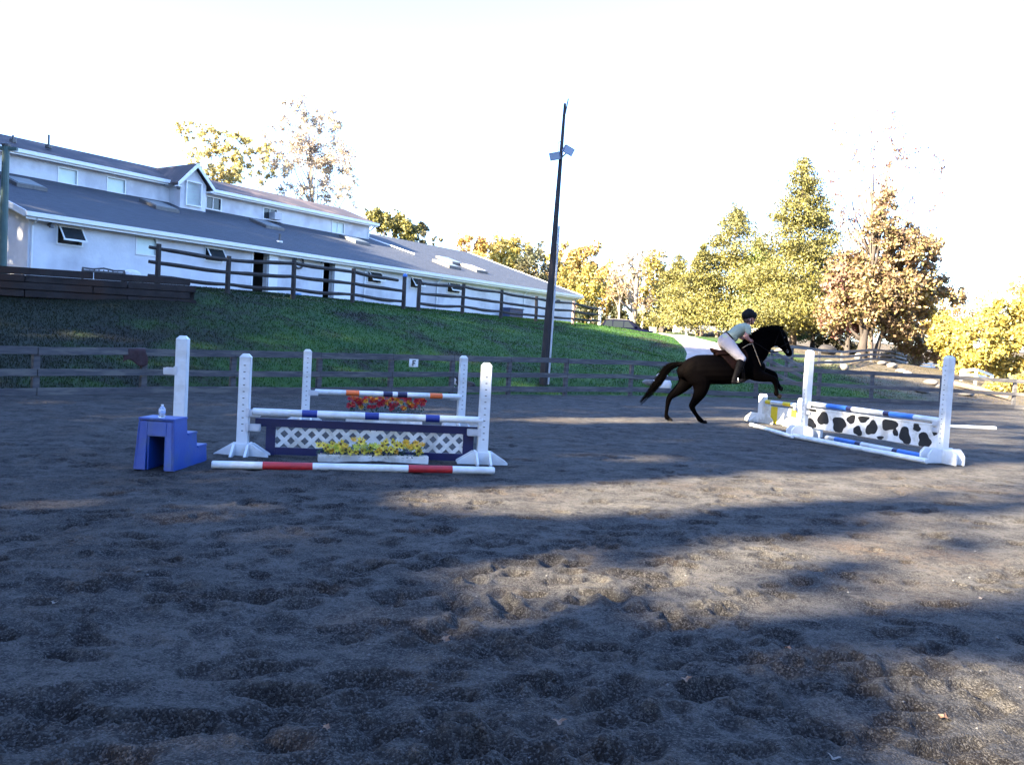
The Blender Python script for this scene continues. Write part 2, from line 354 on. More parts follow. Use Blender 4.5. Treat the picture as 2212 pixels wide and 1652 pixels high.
# ------------------------------------------------------------------ arena footing
def arena_height(A, D):
    X = D*np.sin(A); Y = D*np.cos(A); rg = np.random.default_rng(3)
    Z = .05*fbm(X/1.7, Y/1.7, 3, 1) + .03*fbm(X/.45+9, Y/.45, 3, 2)
    # furrows dragged round the arena, broken up by wear
    wx = X + .5*fbm(X/2.5, Y/2.5, 2, 9); wy = Y + .6*fbm(X/2.2+5, Y/2.2, 2, 10)
    u = wx*-.34 + wy*.94
    Z += .020*np.abs(vnoise(u/.17, wx/1.5, 21)-.5)*np.clip(fbm(X/1.1, Y/1.1, 2, 12)*3+.7, 0, 1)*1.8
    Z += .022*(vnoise(u/.42, wx/2.2, 61)-.5)*np.clip(fbm(X/2.1, Y/1.8, 2, 62)*3+.6, 0, 1)
    Z += .008*fbm(X/.13, Y/.09, 3, 30)
    Z += .006*fbm(X/.035, Y/.035, 2, 33)*np.clip(9/D, 0, 1)
    # hoof prints
    h, w_ = X.shape; a1 = A[0]; d1 = D[:, 0]; ld = np.log(d1)
    m_ = 1900
    ca = rg.uniform(-.75, .75, m_); cd = np.exp(rg.uniform(math.log(1.4), math.log(26), m_)**1.0)
    lane = vnoise(ca*6+3, np.log(cd)*5, 77)
    for k in range(m_):
        if lane[k]+rg.normal(0,.12) < .34: continue
        cx, cy = cd[k]*math.sin(ca[k]), cd[k]*math.cos(ca[k]); r_ = rg.uniform(.045, .085); dep = rg.uniform(.012, .03); th = rg.uniform(0, math.pi); el = rg.uniform(1, 1.9)
        R3 = r_*el*2.2
        i0, i1 = np.searchsorted(d1, [cd[k]-R3, cd[k]+R3]); j0, j1 = np.searchsorted(a1, [ca[k]-R3/cd[k], ca[k]+R3/cd[k]])
        if i1 <= i0 or j1 <= j0: continue
        x = X[i0:i1, j0:j1]-cx; y = Y[i0:i1, j0:j1]-cy; c, s_ = math.cos(th), math.sin(th)
        q = np.sqrt(((x*c+y*s_)/(r_*el))**2 + ((-x*s_+y*c)/r_)**2)
        Z[i0:i1, j0:j1] += -dep*np.exp(-(q/.75)**4) + .35*dep*np.exp(-((q-1.25)/.3)**2)
    soil_shade = np.zeros(Z.shape)
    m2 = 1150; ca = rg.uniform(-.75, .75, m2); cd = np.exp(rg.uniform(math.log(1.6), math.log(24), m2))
    for k in range(m2):                          # larger prints: damp soil, with the shade of their hollows painted in too
        cx, cy = cd[k]*math.sin(ca[k]), cd[k]*math.cos(ca[k]); r_ = rg.uniform(.05, .085); dep = rg.uniform(.02, .042); th = .35+rg.normal(0,.35); el = rg.uniform(1.3, 2.8)
        R3 = r_*el*2.4; i0, i1 = np.searchsorted(d1, [cd[k]-R3, cd[k]+R3]); j0, j1 = np.searchsorted(a1, [ca[k]-R3/cd[k], ca[k]+R3/cd[k]])
        if i1 <= i0 or j1 <= j0: continue
        x = X[i0:i1, j0:j1]-cx; y = Y[i0:i1, j0:j1]-cy; c, s_ = math.cos(th), math.sin(th)
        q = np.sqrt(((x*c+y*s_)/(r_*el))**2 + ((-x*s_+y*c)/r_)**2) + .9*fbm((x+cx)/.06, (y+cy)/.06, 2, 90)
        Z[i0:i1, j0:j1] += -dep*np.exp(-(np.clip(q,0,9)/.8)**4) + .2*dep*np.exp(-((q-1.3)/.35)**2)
        soil_shade[i0:i1, j0:j1] = np.maximum(soil_shade[i0:i1, j0:j1], np.exp(-(np.clip(q,0,9)/1.05)**4)*rg.uniform(.5,1))
    return X, Y, Z, soil_shade
a_ax = np.r_[np.linspace(-math.pi, -.82, 40)[:-1], np.linspace(-.82, .82, 780), np.linspace(.82, math.pi, 40)[1:]]
d_ax = np.r_[0.05, .6, np.exp(np.linspace(math.log(1.3), math.log(24), 620)), np.linspace(24.1, 60, 110)]
AA, DD = np.meshgrid(a_ax, d_ax)
AX, AY, AZ, SOIL_SHADE = arena_height(AA, DD)
asd = sdist(AX, AY); AZ = np.where(asd > -.6, AZ*np.clip(-asd/.6, 0, 1), AZ); AZ = np.where(asd > .12, -.45, AZ)
def sand_material():
    m_ = bpy.data.materials.new('arena_footing'); m_.use_nodes = True; nt = m_.node_tree; b = nt.nodes['Principled BSDF']
    tc = nt.nodes.new('ShaderNodeTexCoord'); v = tc.outputs['Object']
    col = _mix(nt, _ramp(nt, _noise(nt, v, 1.3, 6, .7), .4, .62), (.076,.072,.066), (.038,.036,.032))
    col = _mix(nt, _ramp(nt, _noise(nt, v, .45, 6, .75), .50, .64), col, (.060,.040,.025))
    col = _mix(nt, _ramp(nt, _noise(nt, v, 2.6, 9, .80), .47, .58), col, (.010,.009,.009))
    col = _mix(nt, _ramp(nt, _noise(nt, v, 13, 7, .8), .50, .62), col, (.008,.007,.007))  # dark clumps: damp soil, and crevice shadow put into the colour
    an_ = nt.nodes.new('ShaderNodeAttribute'); an_.attribute_name = 'churned_soil_shade'; col = _mix(nt, an_.outputs['Fac'], col, (.012,.009,.007))  # print hollows darkened in colour: damp soil plus painted shade
    vo = nt.nodes.new('ShaderNodeTexVoronoi'); vo.inputs['Scale'].default_value = 130; nt.links.new(v, vo.inputs['Vector'])
    sep = nt.nodes.new('ShaderNodeSeparateColor'); nt.links.new(vo.outputs['Color'], sep.inputs[0])
    col = _mix(nt, _ramp(nt, sep.outputs[0], .5, 1.15), col, (.11,.105,.10))
    col = _mix(nt, _ramp(nt, sep.outputs[1], .7, 1.1), col, (.02,.018,.018))
    nt.links.new(col, b.inputs['Base Color']); b.inputs['Roughness'].default_value = .92; b.inputs['Specular IOR Level'].default_value = .25
    ma = nt.nodes.new('ShaderNodeMath'); ma.operation = 'MULTIPLY_ADD'; nt.links.new(vo.outputs['Distance'], ma.inputs[0]); ma.inputs[1].default_value = -.5
    nt.links.new(_noise(nt, v, 28, 6, .75), ma.inputs[2])
    bn = nt.nodes.new('ShaderNodeBump'); bn.inputs['Distance'].default_value = .02; bn.inputs['Strength'].default_value = 1
    nt.links.new(ma.outputs[0], bn.inputs['Height']); nt.links.new(bn.outputs[0], b.inputs['Normal'])
    return m_
SAND = sand_material()
ar_ = grid_mesh('arena_ground', AX, AY, AZ, SAND); at_ = ar_.attributes.new('churned_soil_shade', 'FLOAT', 'POINT'); at_.data.foreach_set('value', SOIL_SHADE.ravel().astype(np.float32))
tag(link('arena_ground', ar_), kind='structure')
# ------------------------------------------------------------------ stable building (local x along the front, y back, z up)
STUCCO = pm('white_stucco', (.72,.73,.76), (.62,.63,.66), 1.2, .8, .012, 9, c3=(.52,.52,.55), scale3=.35)
TRIM = pm('white_trim', (.80,.82,.82), (.74,.76,.76), 3, .4)
def shingle():
    m_ = pm('slate_shingles', (.026,.034,.050), (.042,.050,.066), 2.2, .7, 0)
    nt = m_.node_tree; b = nt.nodes['Principled BSDF']; tc = nt.nodes['Texture Coordinate']
    br = nt.nodes.new('ShaderNodeTexBrick'); br.inputs['Scale'].default_value = 1; br.inputs['Brick Width'].default_value = .32; br.inputs['Row Height'].default_value = .14
    br.inputs['Mortar Size'].default_value = .012; br.inputs['Color1'].default_value = (.4,.4,.4,1); br.inputs['Color2'].default_value = (1,1,1,1); br.inputs['Mortar'].default_value = (0,0,0,1)
    nt.links.new(tc.outputs['Object'], br.inputs['Vector'])
    lk = b.inputs['Base Color'].links[0]; src = lk.from_socket; mu = nt.nodes.new('ShaderNodeMix'); mu.data_type = 'RGBA'; mu.blend_type = 'MULTIPLY'; mu.inputs[0].default_value = .55
    nt.links.new(src, mu.inputs[6]); nt.links.new(br.outputs['Color'], mu.inputs[7]); nt.links.new(mu.outputs[2], b.inputs['Base Color'])
    bn = nt.nodes.new('ShaderNodeBump'); bn.inputs['Distance'].default_value = .012; nt.links.new(br.outputs['Color'], bn.inputs['Height']); nt.links.new(bn.outputs[0], b.inputs['Normal'])
    return m_
SHING = shingle()
SHINGB = pm('brown_shingles', (.026,.022,.030), (.04,.032,.036), 1.8, .75, .006, 12, c3=(.09,.065,.06), scale3=.6)
GLASSD = pm('dark_window_glass', (.02,.028,.032), (.03,.035,.04), 3, .12)
SHADEW = pm('pale_drawn_blind', (.74,.85,.80), (.68,.8,.76), 3, .5)
DARKIN = pm('dark_interior', (.012,.012,.014))
SKYL = pm('skylight_dome', (.14,.17,.18), (.11,.13,.14), 2, .35)
SKYLW = pm('white_skylight_dome', (.7,.68,.62), (.6,.6,.56), 2, .3)
METAL = pm('dark_metal', (.08,.08,.085), (.12,.12,.12), 8, .5, metal=.4)
BA = Vector((-18.8, 33.4, 0)); BRZ = math.atan2(.8241, .5665); TD = Vector((.5665, .8241, 0)); SD = Vector((-.8241, .5665, 0))
SL, EZ, EY0 = .305, 5.58, 0.0
barn = empty('stable_building', (BA.x, BA.y, 0), BRZ, 'long white stucco stable with grey roofs and a raised upper storey behind the bank', 'stable')
def bl(px, py, s):                              # photo point on the plane y = s of the building
    v = ray(px, py); k = ((BA - CPOS).dot(SD) + s) / v.dot(SD); p = CPOS + v * k - BA
    return p.dot(TD), p.z
def br_(px, py):                                # photo point on the lower roof plane
    v = ray(px, py); n = Vector((0,0,1)) - SD * SL; k = ((BA + Vector((0,0,EZ)) - CPOS).dot(n)) / v.dot(n); p = CPOS + v * k - BA
    return p.dot(TD), p.dot(SD)
def rz_(y): return EZ + y * SL
L = 41.1; HW = 11.0; UY = 8.0; U1 = 26.6; UE = 9.15; UR = UE + 3.35 * .34
BASEZ = 2.3

wins = []       # lower windows: x0, z0, x1, z1, kind
for (x0,y0,x1,y1,k) in ((125,490,176,526,'awn'),(296,514,336,548,'shade'),(444,536,480,562,'awn'),(795,587,822,609,'awn'),(887,600,908,621,'awn'),(967,611,992,631,'awn')):
    a = bl(x0, (y0*1.0), 0); b = bl(x1, y1, 0); c = bl(x0, y1, 0)
    zt = bl((x0+x1)/2, y0+ .0, 0)[1]; wins.append((a[0], min(c[1], b[1])+.02, b[0], zt, k))
doors = []
for (x0,x1,yt) in ((547.6,577,543),(699,719,566)):
    a = bl(x0, yt, 0); b = bl(x1, yt+4, 0); doors.append((a[0], b[0], a[1]))
holes = [(w_[0], w_[2], w_[1], w_[3]) for w_ in wins] + [(d_[0], d_[1], BASEZ, d_[2]) for d_ in doors]
def wall_holes(mb, x0, x1, z0, z1, ya, yb, hs):
    hs = sorted(hs); x = x0
    for (a, b, c, d) in hs:
        mb.box(x, a, ya, yb, z0, z1)
        if c > z0 + .01: mb.box(a, b, ya, yb, z0, c)
        if d < z1 - .01: mb.box(a, b, ya, yb, d, z1)
        x = b
    mb.box(x, x1, ya, yb, z0, z1)
mb = MB(); wall_holes(mb, 0, L, BASEZ, 5.46, 0, .25, holes); mb.build('front_wall', STUCCO, barn)
mb = MB()                                       # gable ends and back
for xa, xb in ((0.002, .25), (L-.25, L-.002)):
    mb.add([(xa,.25,BASEZ),(xb,.25,BASEZ),(xb,.25,5.45),(xa,.25,5.45),(xa,2*HW,BASEZ),(xb,2*HW,BASEZ),(xb,2*HW,5.3),(xa,2*HW,5.3),(xa,HW,rz_(HW)-.15),(xb,HW,rz_(HW)-.15)],
           [(0,1,2,3),(4,7,6,5),(0,3,8,7,4),(1,5,6,9,2),(0,4,5,1),(3,2,9,8),(7,8,9,6)])
mb.box(.25, L-.25, 2*HW-.25, 2*HW, BASEZ, 5.3); mb.build('end_wall', STUCCO, barn)
mb = MB(); mb.box(.26, L-.26, 3.0, 3.1, BASEZ, 5.2); mb.build('inner_partition', DARKIN, barn)
# lower roof: front slope, back slope
def slope(mb, x0, x1, y0, y1, off=0.0, th=.14, flip=False):
    def P(x, y, o):
        yy = y if not flip else 2*HW - y
        return (x, yy, rz_(y) + o)
    mb.hexa([P(x0,y0,off-th),P(x1,y0,off-th),P(x1,y1,off-th),P(x0,y1,off-th),P(x0,y0,off),P(x1,y0,off),P(x1,y1,off),P(x0,y1,off)])
mb = MB(); slope(mb, -.3, L+.35, -.42, HW+.0); mb.build('lower_roof', SHING, barn)
mb = MB(); slope(mb, -.3, L+.35, -.42, HW-.002, flip=True); mb.build('back_roof', SHING, barn)
for xa in (-.34, L+.35):
    mb = MB(); mb.bar((xa,-.42,rz_(-.42)-.1),(xa,HW,rz_(HW)-.1), .05, .24); mb.build('rake_trim', TRIM, barn)
mb = MB(); mb.box(-.34, L+.40, -.56, -.43, rz_(-.42)-.19, rz_(-.42)-.02); mb.box(-.3, L+.35, -.43, -.40, rz_(-.42)-.30, rz_(-.42)-.13)
mb.box(-.25, L+.3, -.40, -.003, 5.27, 5.30); mb.build('gutter', TRIM, barn)
for px in (58, 786.6, 944, 1133.5, 1246):
    x = min(max(bl(px, 600, 0)[0], .12), L-.12); mb = MB()
    mb.tube([(x,-.48,5.30),(x,-.42,5.18),(x,-.09,5.0),(x,-.07,4.8),(x,-.07,BASEZ)], .045, 6); mb.build('downspout', TRIM, barn)
# upper storey
mb = MB(); uw = []
for (x0,y0,x1,y1,k) in ((127,366,165,396,'shade'),(233,387,269,415,'shade'),(446,428,476,452,'glass'),(570,452,597,474,'glass'),(718,481,742,503,'shade')):
    a = bl(x0, y0, UY); b = bl(x1, y1, UY); c = bl((x0+x1)/2, y0, UY); c2 = bl((x0+x1)/2, y1, UY); uw.append((a[0], c2[1], b[0], c[1], k))
wall_holes(mb, 0, U1, 7.7, UE-.05, UY, UY+.25, [(u[0], u[2], u[1], u[3]) for u in uw]); mb.build('upper_wall', STUCCO, barn)
for xa, xb in ((0, .25), (U1-.25, U1)):
    mb = MB(); mb.add([(xa+.002,UY+.252,7.7),(xb-.002,UY+.252,7.7),(xb-.002,UY+.252,UE-.1),(xa+.002,UY+.252,UE-.1),(xa+.002,2*HW-UY,7.7),(xb-.002,2*HW-UY,7.7),(xb-.002,2*HW-UY,UE-.1),(xa+.002,2*HW-UY,UE-.1),(xa+.002,HW,UR-.2),(xb-.002,HW,UR-.2)],
           [(0,1,2,3),(4,7,6,5),(0,3,8,7,4),(1,5,6,9,2),(0,4,5,1),(3,2,9,8),(7,8,9,6)])
    mb.build('upper_end_wall', STUCCO, barn)
mb = MB(); mb.box(.3, U1-.3, UY+1.0, UY+1.05, 7.8, UE-.1); mb.build('upper_partition', DARKIN, barn)
mb = MB(); us = .34
def up(x, y, o): return (x, y, UE + (y-(UY-.35))*us + o) if y <= HW else (x, y, UE + ((2*HW-y)-(UY-.35))*us + o)
mb.hexa([up(-.3,UY-.4,-.1),up(U1+.35,UY-.4,-.1),up(U1+.35,HW,-.1),up(-.3,HW,-.1),up(-.3,UY-.4,0),up(U1+.35,UY-.4,0),up(U1+.35,HW,0),up(-.3,HW,0)])
mb.hexa([up(-.3,2*HW-UY+.4,-.1),up(U1+.35,2*HW-UY+.4,-.1),(U1+.35,HW+.002,up(0,HW,-.1)[2]),(-.3,HW+.002,up(0,HW,-.1)[2]),up(-.3,2*HW-UY+.4,0),up(U1+.35,2*HW-UY+.4,0),(U1+.35,HW+.002,up(0,HW,0)[2]),(-.3,HW+.002,up(0,HW,0)[2])])
mb.build('upper_roof', SHINGB, barn)
mb = MB(); z_ = UE-.02; mb.box(-.34, 10.95, UY-.54, UY-.41, z_-.17, z_); mb.box(13.1, U1+.40, UY-.54, UY-.41, z_-.17, z_); mb.box(-.3, U1+.35, UY-.41, UY-.38, z_-.26, z_-.11)
mb.box(-.25, U1+.3, UY-.38, UY-.003, UE-.20, UE-.17); mb.build('upper_gutter', TRIM, barn)
mb = MB(); mb.tube([(U1+.1,UY-.46,UE-.2),(U1+.05,UY-.1,UE-.5),(U1-.15,UY-.08,UE-.65),(U1-.15,UY-.08,8.15),(U1-.12,UY-.3,8.06),(U1+.9,UY-3.4,rz_(UY-3.4)+.09)], .045, 6); mb.build('upper_downspout', TRIM, barn)
# dormer
D0, D1 = 11.23, 12.82; DY = 7.0; dm = (D0+D1)/2
mb = MB(); dz = 9.12
mb.add([(D0,DY,7.5),(D1,DY,7.5),(D1,DY,dz),(dm,DY,10.0),(D0,DY,dz),(D0,HW,7.5),(D1,HW,7.5),(D1,HW,dz),(dm,HW,10.0),(D0,HW,dz)],
       [(0,1,2,3,4),(9,8,7,6,5),(0,4,9,5),(1,6,7,2),(0,5,6,1),(4,3,8,9),(3,2,7,8)]); dorm = mb.build('dormer', STUCCO, barn)
mb = MB()
for sx in (-1, 1):
    e = dm + sx*(1.12); mb.hexa([(e,DY-.3,dz-.22),(dm,DY-.3,10.07),(dm,HW,10.07),(e,HW,dz-.22),(e,DY-.3,dz-.12),(dm,DY-.3,10.18),(dm,HW,10.18),(e,HW,dz-.12)])
mb.build('dormer_roof', SHINGB, barn)
mb = MB()
for sx in (-1, 1):
    e = dm + sx*(1.15); mb.hexa([(e,DY-.36,dz-.36),(dm,DY-.36,9.95),(dm,DY-.31,9.95),(e,DY-.31,dz-.36),(e,DY-.36,dz-.14),(dm,DY-.36,10.18),(dm,DY-.31,10.18),(e,DY-.31,dz-.14)])
    mb.box(min(e,e-sx*.25), max(e,e-sx*.25), DY-.3, DY-.02, dz-.36, dz-.30)
mb.build('trim_board', TRIM, dorm)
def window(x0, z0, x1, z1, y, kind, par, name='window'):
    f = MB(); t = .06
    f.box(x0-t,x1+t,y-.03,y+.06,z1,z1+t); f.box(x0-t,x1+t,y-.04,y+.06,z0-t,z0); f.box(x0-t,x0,y-.03,y+.06,z0,z1); f.box(x1,x1+t,y-.03,y+.06,z0,z1)
    fo = f.build(name, TRIM, par)
    g = MB()
    if kind == 'awn':
        h = z1-z0; a = R(38); y1 = y-.05-h*math.sin(a); zb = z1-h*math.cos(a)
        g.hexa([(x0+.07,y1+.0,zb),(x1-.07,y1,zb),(x1-.07,y1+.01,zb),(x0+.07,y1+.01,zb),(x0+.07,y-.06,z1-.03),(x1-.07,y-.06,z1-.03),(x1-.07,y-.05,z1-.03),(x0+.07,y-.05,z1-.03)])
        g.build('pane', GLASSD, fo)
        s_ = MB(); P0, P1 = (y-.055, z1-.02), (y1, zb)
        for xa in (x0+.04, x1-.04): s_.bar((xa,P0[0],P0[1]),(xa,P1[0],P1[1]), .05, .035)
        s_.bar((x0+.0,P1[0],P1[1]),(x1-.0,P1[0],P1[1]), .04, .07); s_.bar((x0,P0[0],P0[1]),(x1,P0[0],P0[1]), .04, .06)
        s_.build('open_sash', TRIM, fo)
        b_ = MB(); b_.box(x0, x1, y+.20, y+.22, z0, z1); b_.build('dark_opening', DARKIN, fo)
    elif kind == 'shade':
        g.box(x0,x1,y+.07,y+.10,z0,z1); g.build('pane', SHADEW, fo)
        if (x1-x0) > 1.0: s_ = MB(); s_.box((x0+x1)/2-.02,(x0+x1)/2+.02,y+.03,y+.065,z0,z1); s_.build('mullion', TRIM, fo)
    else:
        g.box(x0,x1,y+.07,y+.09,z0,z1); g.build('pane', GLASSD, fo)
        s_ = MB(); s_.box((x0+x1)/2-.025,(x0+x1)/2+.025,y+.03,y+.065,z0,z1); s_.build('mullion', TRIM, fo)
    return fo
for u in wins: window(u[0],u[1],u[2],u[3],0,u[4],barn)
for u in uw: window(u[0],u[1],u[2],u[3],UY,u[4],barn)
window(D0+.36, 7.95, D1-.36, 9.15, DY-.07, 'shade', barn, 'dormer_window')
u = uw[3]; mb = MB(); mb.box((u[0]+u[2])/2-.05,u[2]-.02,UY-.5,UY+.05,u[1]+.0,u[1]+.42); mb.box(u[0],u[2]+.1,UY-.45,UY-.02,u[1]-.14,u[1]-.1)
for k in range(3): mb.bar((u[0]+.2+k*.3,UY-.4,u[1]-.14),(u[0]+.2+k*.3,UY-.03,u[1]-.4),.03,.03)
mb.build('air_conditioner', pm('pale_grey_metal',(.5,.5,.5),(.4,.4,.42),6,.4), barn)
for i, d_ in enumerate(doors):
    f = MB(); f.box(d_[0]-.08,d_[0],-.03,.1,BASEZ,d_[2]+.08); f.box(d_[1],d_[1]+.08,-.03,.1,BASEZ,d_[2]+.08); f.box(d_[0],d_[1],-.03,.1,d_[2],d_[2]+.08); fo = f.build('door', TRIM, barn)
    g = MB(); g.box(d_[0],d_[1],.9,.95,BASEZ,d_[2]); g.build('dark_opening', DARKIN, fo)
    g = MB(); g.box(d_[1]+.02,d_[1]+.08+(.5 if i==0 else 1.3),-.16,-.11,BASEZ+.2,d_[2]); g.build('open_leaf', TRIM, fo)
# roof furniture
for (xa, ya, xb, yb, mt) in ((22,392,80,407,SKYL),(314,440,374,456,SKYL),(553,481,600,496,SKYL),(748,514,784,529,SKYL),(958,560,985,572,SKYL),(1004,574,1044,592,SKYLW),(955,571,975,577,SKYL)):
    p, q = br_(xa, ya), br_(xb, yb); c = ((p[0]+q[0])/2, (p[1]+q[1])/2)
    mb = MB(); slope(mb, c[0]-.65, c[0]+.65, c[1]-.75, c[1]+.75, .16, .2); s_ = mb.build('skylight', METAL, barn)
    mb = MB(); slope(mb, c[0]-.55, c[0]+.55, c[1]-.65, c[1]+.65, .19, .05); mb.build('pane', mt, s_)
p = br_(604, 523); mb = MB(); mb.tube([(p[0],p[1],rz_(p[1])-.05),(p[0],p[1],rz_(p[1])+.42)], .06, 8); v_ = mb.build('vent_pipe', METAL, barn)
mb = MB(); mb.tube([(p[0],p[1],rz_(p[1])-.03),(p[0],p[1],rz_(p[1])+.06)], .16, 8); mb.build('flashing', TRIM, v_)
for (px, py, h_) in ((28,304,.25),(105,316,.55)):
    x, z = bl(px, py, UY+1.2); mb = MB(); mb.tube([(x,UY+1.2,z-.1),(x,UY+1.2,z+h_)], .05, 7); mb.tube([(x,UY+1.2,z-.1),(x,UY+1.2,z+.06)], .16, 7); mb.build('roof_vent', METAL, barn)
for (px, py) in ((104,486),(689,564),(1202,650)):
    x, z = bl(px, py, 0); mb = MB(); mb.tube([(x,-.01,z),(x,-.22,z+.05)],.05,6); mb.lathe([(.10,z-.12),(.08,z+.0),(.03,z+.06)],8,c=(x,-.26)); mb.build('wall_lamp', METAL, barn)
x, z = bl(643.5, 567, 0); mb = MB(); ring = [(x+.30*math.cos(a), -.07, z+.30*math.sin(a)) for a in np.linspace(0, 2*math.pi, 21)]; mb.tube(ring, .05, 6, cap=False)
tag(mb.build('garden_hose', METAL, None, (BA.x,BA.y,0), BRZ), 'dark hose coiled in a ring on the white stable wall beside a fence post', 'hose')
x, z = bl(643, 625, -.4); bz = lz(*(BA+TD*x-SD*.4).xy)
mb = MB(); mb.lathe([(.16,0),(.2,.42),(.2,.44),(.17,.40)],14); tag(mb.build('bucket', pm('pale_blue_plastic',(.12,.3,.6),(.15,.34,.62),5,.4), None, (BA+TD*x-SD*.4+Vector((0,0,bz)))), 'pale blue bucket at the foot of the stable wall beside a doorway', 'bucket')
mb = MB(); mb.box(-.8,.8,-.3,.3,0,.75); mb.box(-.85,.85,-.35,.35,.75,.82)
x, z = bl(1108, 678, -.8); q = BA+TD*x-SD*.8; tag(mb.build('storage_bin', pm('dark_blue_plastic',(.03,.045,.10),(.04,.05,.11),4,.5), None, (q.x,q.y,lz(q.x,q.y)), BRZ, bevel=.02), 'dark blue storage bin against the far end of the stable wall', 'bin')
x, z = bl(893.5+5, 640, -.1)
# ------------------------------------------------------------------ arena fence
af = empty('arena_fence', (0,0,0), 0, 'weathered grey board fence running round the back of the riding arena', 'fence')
PX = [-760,-480,-220,-60,75,308,501,687,842,974,1097,1220,1361,1497,1632,1768,1882,2033,2191,2340,2480]
tz = lambda x, a: float(np.interp(x, [75,642,1200,1361,1882], a))
TOP = [.93,1.0,1.12,1.15,1.18]; MID = [.50,.52,.66,.69,.66]; KIC = [.14,.14,.26,.28,.16]
post_me = None; rr = random.Random(5)
pos = [fence_xy(x) for x in PX]
for i, x in enumerate(PX):
    t = tz(x, TOP); mb = MB(); mb.box(-.065,.065,-.05,.05,-.3,t-.03+rr.uniform(0,.03))
    d_ = (pos[min(i+1,len(PX)-1)]-pos[max(i-1,0)]); mb.build('post', FENCEW, af, pos[i]+Vector((0,0,0)), math.atan2(d_.y,d_.x), bevel=.008)
for i in range(len(PX)-1):
    a, b = pos[i], pos[i+1]; t = (b-a).normalized(); n_ = Vector((t.y,-t.x,0))*.072
    for nm, arr, h_ in (('top_rail',TOP,.15),('middle_rail',MID,.135),('kick_board',KIC,.16)):
        za, zb = tz(PX[i],arr)-h_/2+rr.uniform(-.012,.012), tz(PX[i+1],arr)-h_/2+rr.uniform(-.012,.012)
        mb = MB(); k_ = 5; sag = rr.uniform(-.012,.012)
        L_ = (b-a).length
        mb.bar(a+n_+t*.004+Vector((0,0,za)), b+n_-t*.004+Vector((0,0,zb)), .032, h_)
        mb.build(nm, FENCEW, af, bevel=.004)
# F marker hung on the fence
q = fence_xy(893.5); d_ = pos[9]-pos[8]; rzf = math.atan2(d_.y, d_.x)
q2 = at(893.5, 784, q.y-.11)
mb = MB(); mb.box(-.14,.14,-.01,.01,-.105,.105); sg = mb.build('letter_sign', WHITEP, None, q2, rzf, bevel=.003)
tag(sg, 'small white sign with black letter F hung on the arena fence', 'sign')
mb = MB(); mb.box(-.045,-.012,-.016,-.0105,-.075,.075); mb.box(-.012,.055,-.016,-.0105,.043,.075); mb.box(-.012,.04,-.016,-.0105,-.02,.012); mb.build('letter', BLACKSPOT, sg)
mb = MB(); mb.tube([(-.1,0,.10),(-.1,.03,.2)],.004,4); mb.tube([(.1,0,.10),(.1,.03,.2)],.004,4); mb.build('hanging_wire', METAL, sg)
# jacket over the top rail, left
q = at(288, 757, fence_xy(288).y-.02); cloth = pm('dark_brown_fabric',(.035,.018,.02),(.055,.03,.035),6,.9,.01,12)
X_, Z_ = np.meshgrid(np.linspace(-.2,.2,14), np.linspace(0,1,16)); rg = np.random.default_rng(2)
V = []; 
for j in range(16):
    for i in range(14):
        u, v = X_[j,i], Z_[j,i]; s_ = (v-.45)*.62; e = .02*math.sin(u*40+v*3)+.01*math.sin(u*77)
        z = .04 - max(0, abs(s_)-.04)*(1+.25*math.sin(u*15)); y = math.copysign(min(abs(s_), .05)+.03, s_) if abs(s_) > .001 else 0
        V.append((u*(1+.25*v)+.02*math.sin(v*9), -y*1.3+e*.6-.03, z*(1 if s_>0 else .6)))
Fq = [(j*14+i, j*14+i+1, j*14+i+15, j*14+i+14) for j in range(15) for i in range(13)]
me = np_mesh('jacket', V, Fq, cloth, True); jk = link('jacket', me, None, q, rzf)
so = jk.modifiers.new('thick', 'SOLIDIFY'); so.thickness = .018
tag(jk, 'dark brown jacket hung over the top rail of the arena fence', 'jacket')

# ------------------------------------------------------------------ split rail fence on the crest
sf = empty('split_rail_fence', (0,0,0), 0, 'dark three-rail split rail fence along the crest of the bank before the stable', 'fence')
UPX = [(343,27,527),(495,28.5,553),(637,30,560),(765,32.5,580),(875,34.6,598),(907,35.6,604),(1002,38.5,613),(1085,41.5,626),(1160,44.5,640),(1240,48,651),(1297,51.5,664)]
up_ = []
for (x, d, yt) in UPX:
    p = at(x, yt, d); g = lz(p.x, p.y); up_.append((p.x, p.y, g, max(p.z, g+1.0)))
for k, (x, y, g, t) in enumerate(up_):
    mb = MB(); w_ = .085
    mb.tube([(0,0,-.3),(rr.uniform(-.01,.01),0,.5),(rr.uniform(-.02,.02),0,t-g)], [w_*1.05,w_,w_*.93], 7)
    mb.build('post', RAILW if k not in (9,10) else WHITEP if k == 10 else pm('weathered_post',(.22,.15,.13),(.15,.10,.09),5,.8), sf, (x,y,g))
    if k in (4,): 
        mb = MB(); mb.lathe([(.10,0),(.105,.05),(.05,.11),(.01,.13)],10); mb.build('post_cap', SKYBAND, sf, (x,y,t))
def rail(par, a, b, r_=.055, mat_=RAILW, sag=.03):
    a, b = Vector(a), Vector(b); mb = MB(); pts = []; rad = []
    n_ = 7; ph = rr.uniform(0,6)
    for i in range(n_+1):
        u = i/n_; p = a.lerp(b, u); p.z += -sag*math.sin(math.pi*u) + .012*math.sin(ph+u*7); p.x += .01*math.sin(ph*2+u*5); pts.append(p)
        rad.append(r_*(.7+.5*math.sin(math.pi*min(max(u,.08),.92))**.5)*rr.uniform(.92,1.08))
    mb.tube(pts, rad, 6); return mb.build('rail', mat_, par)
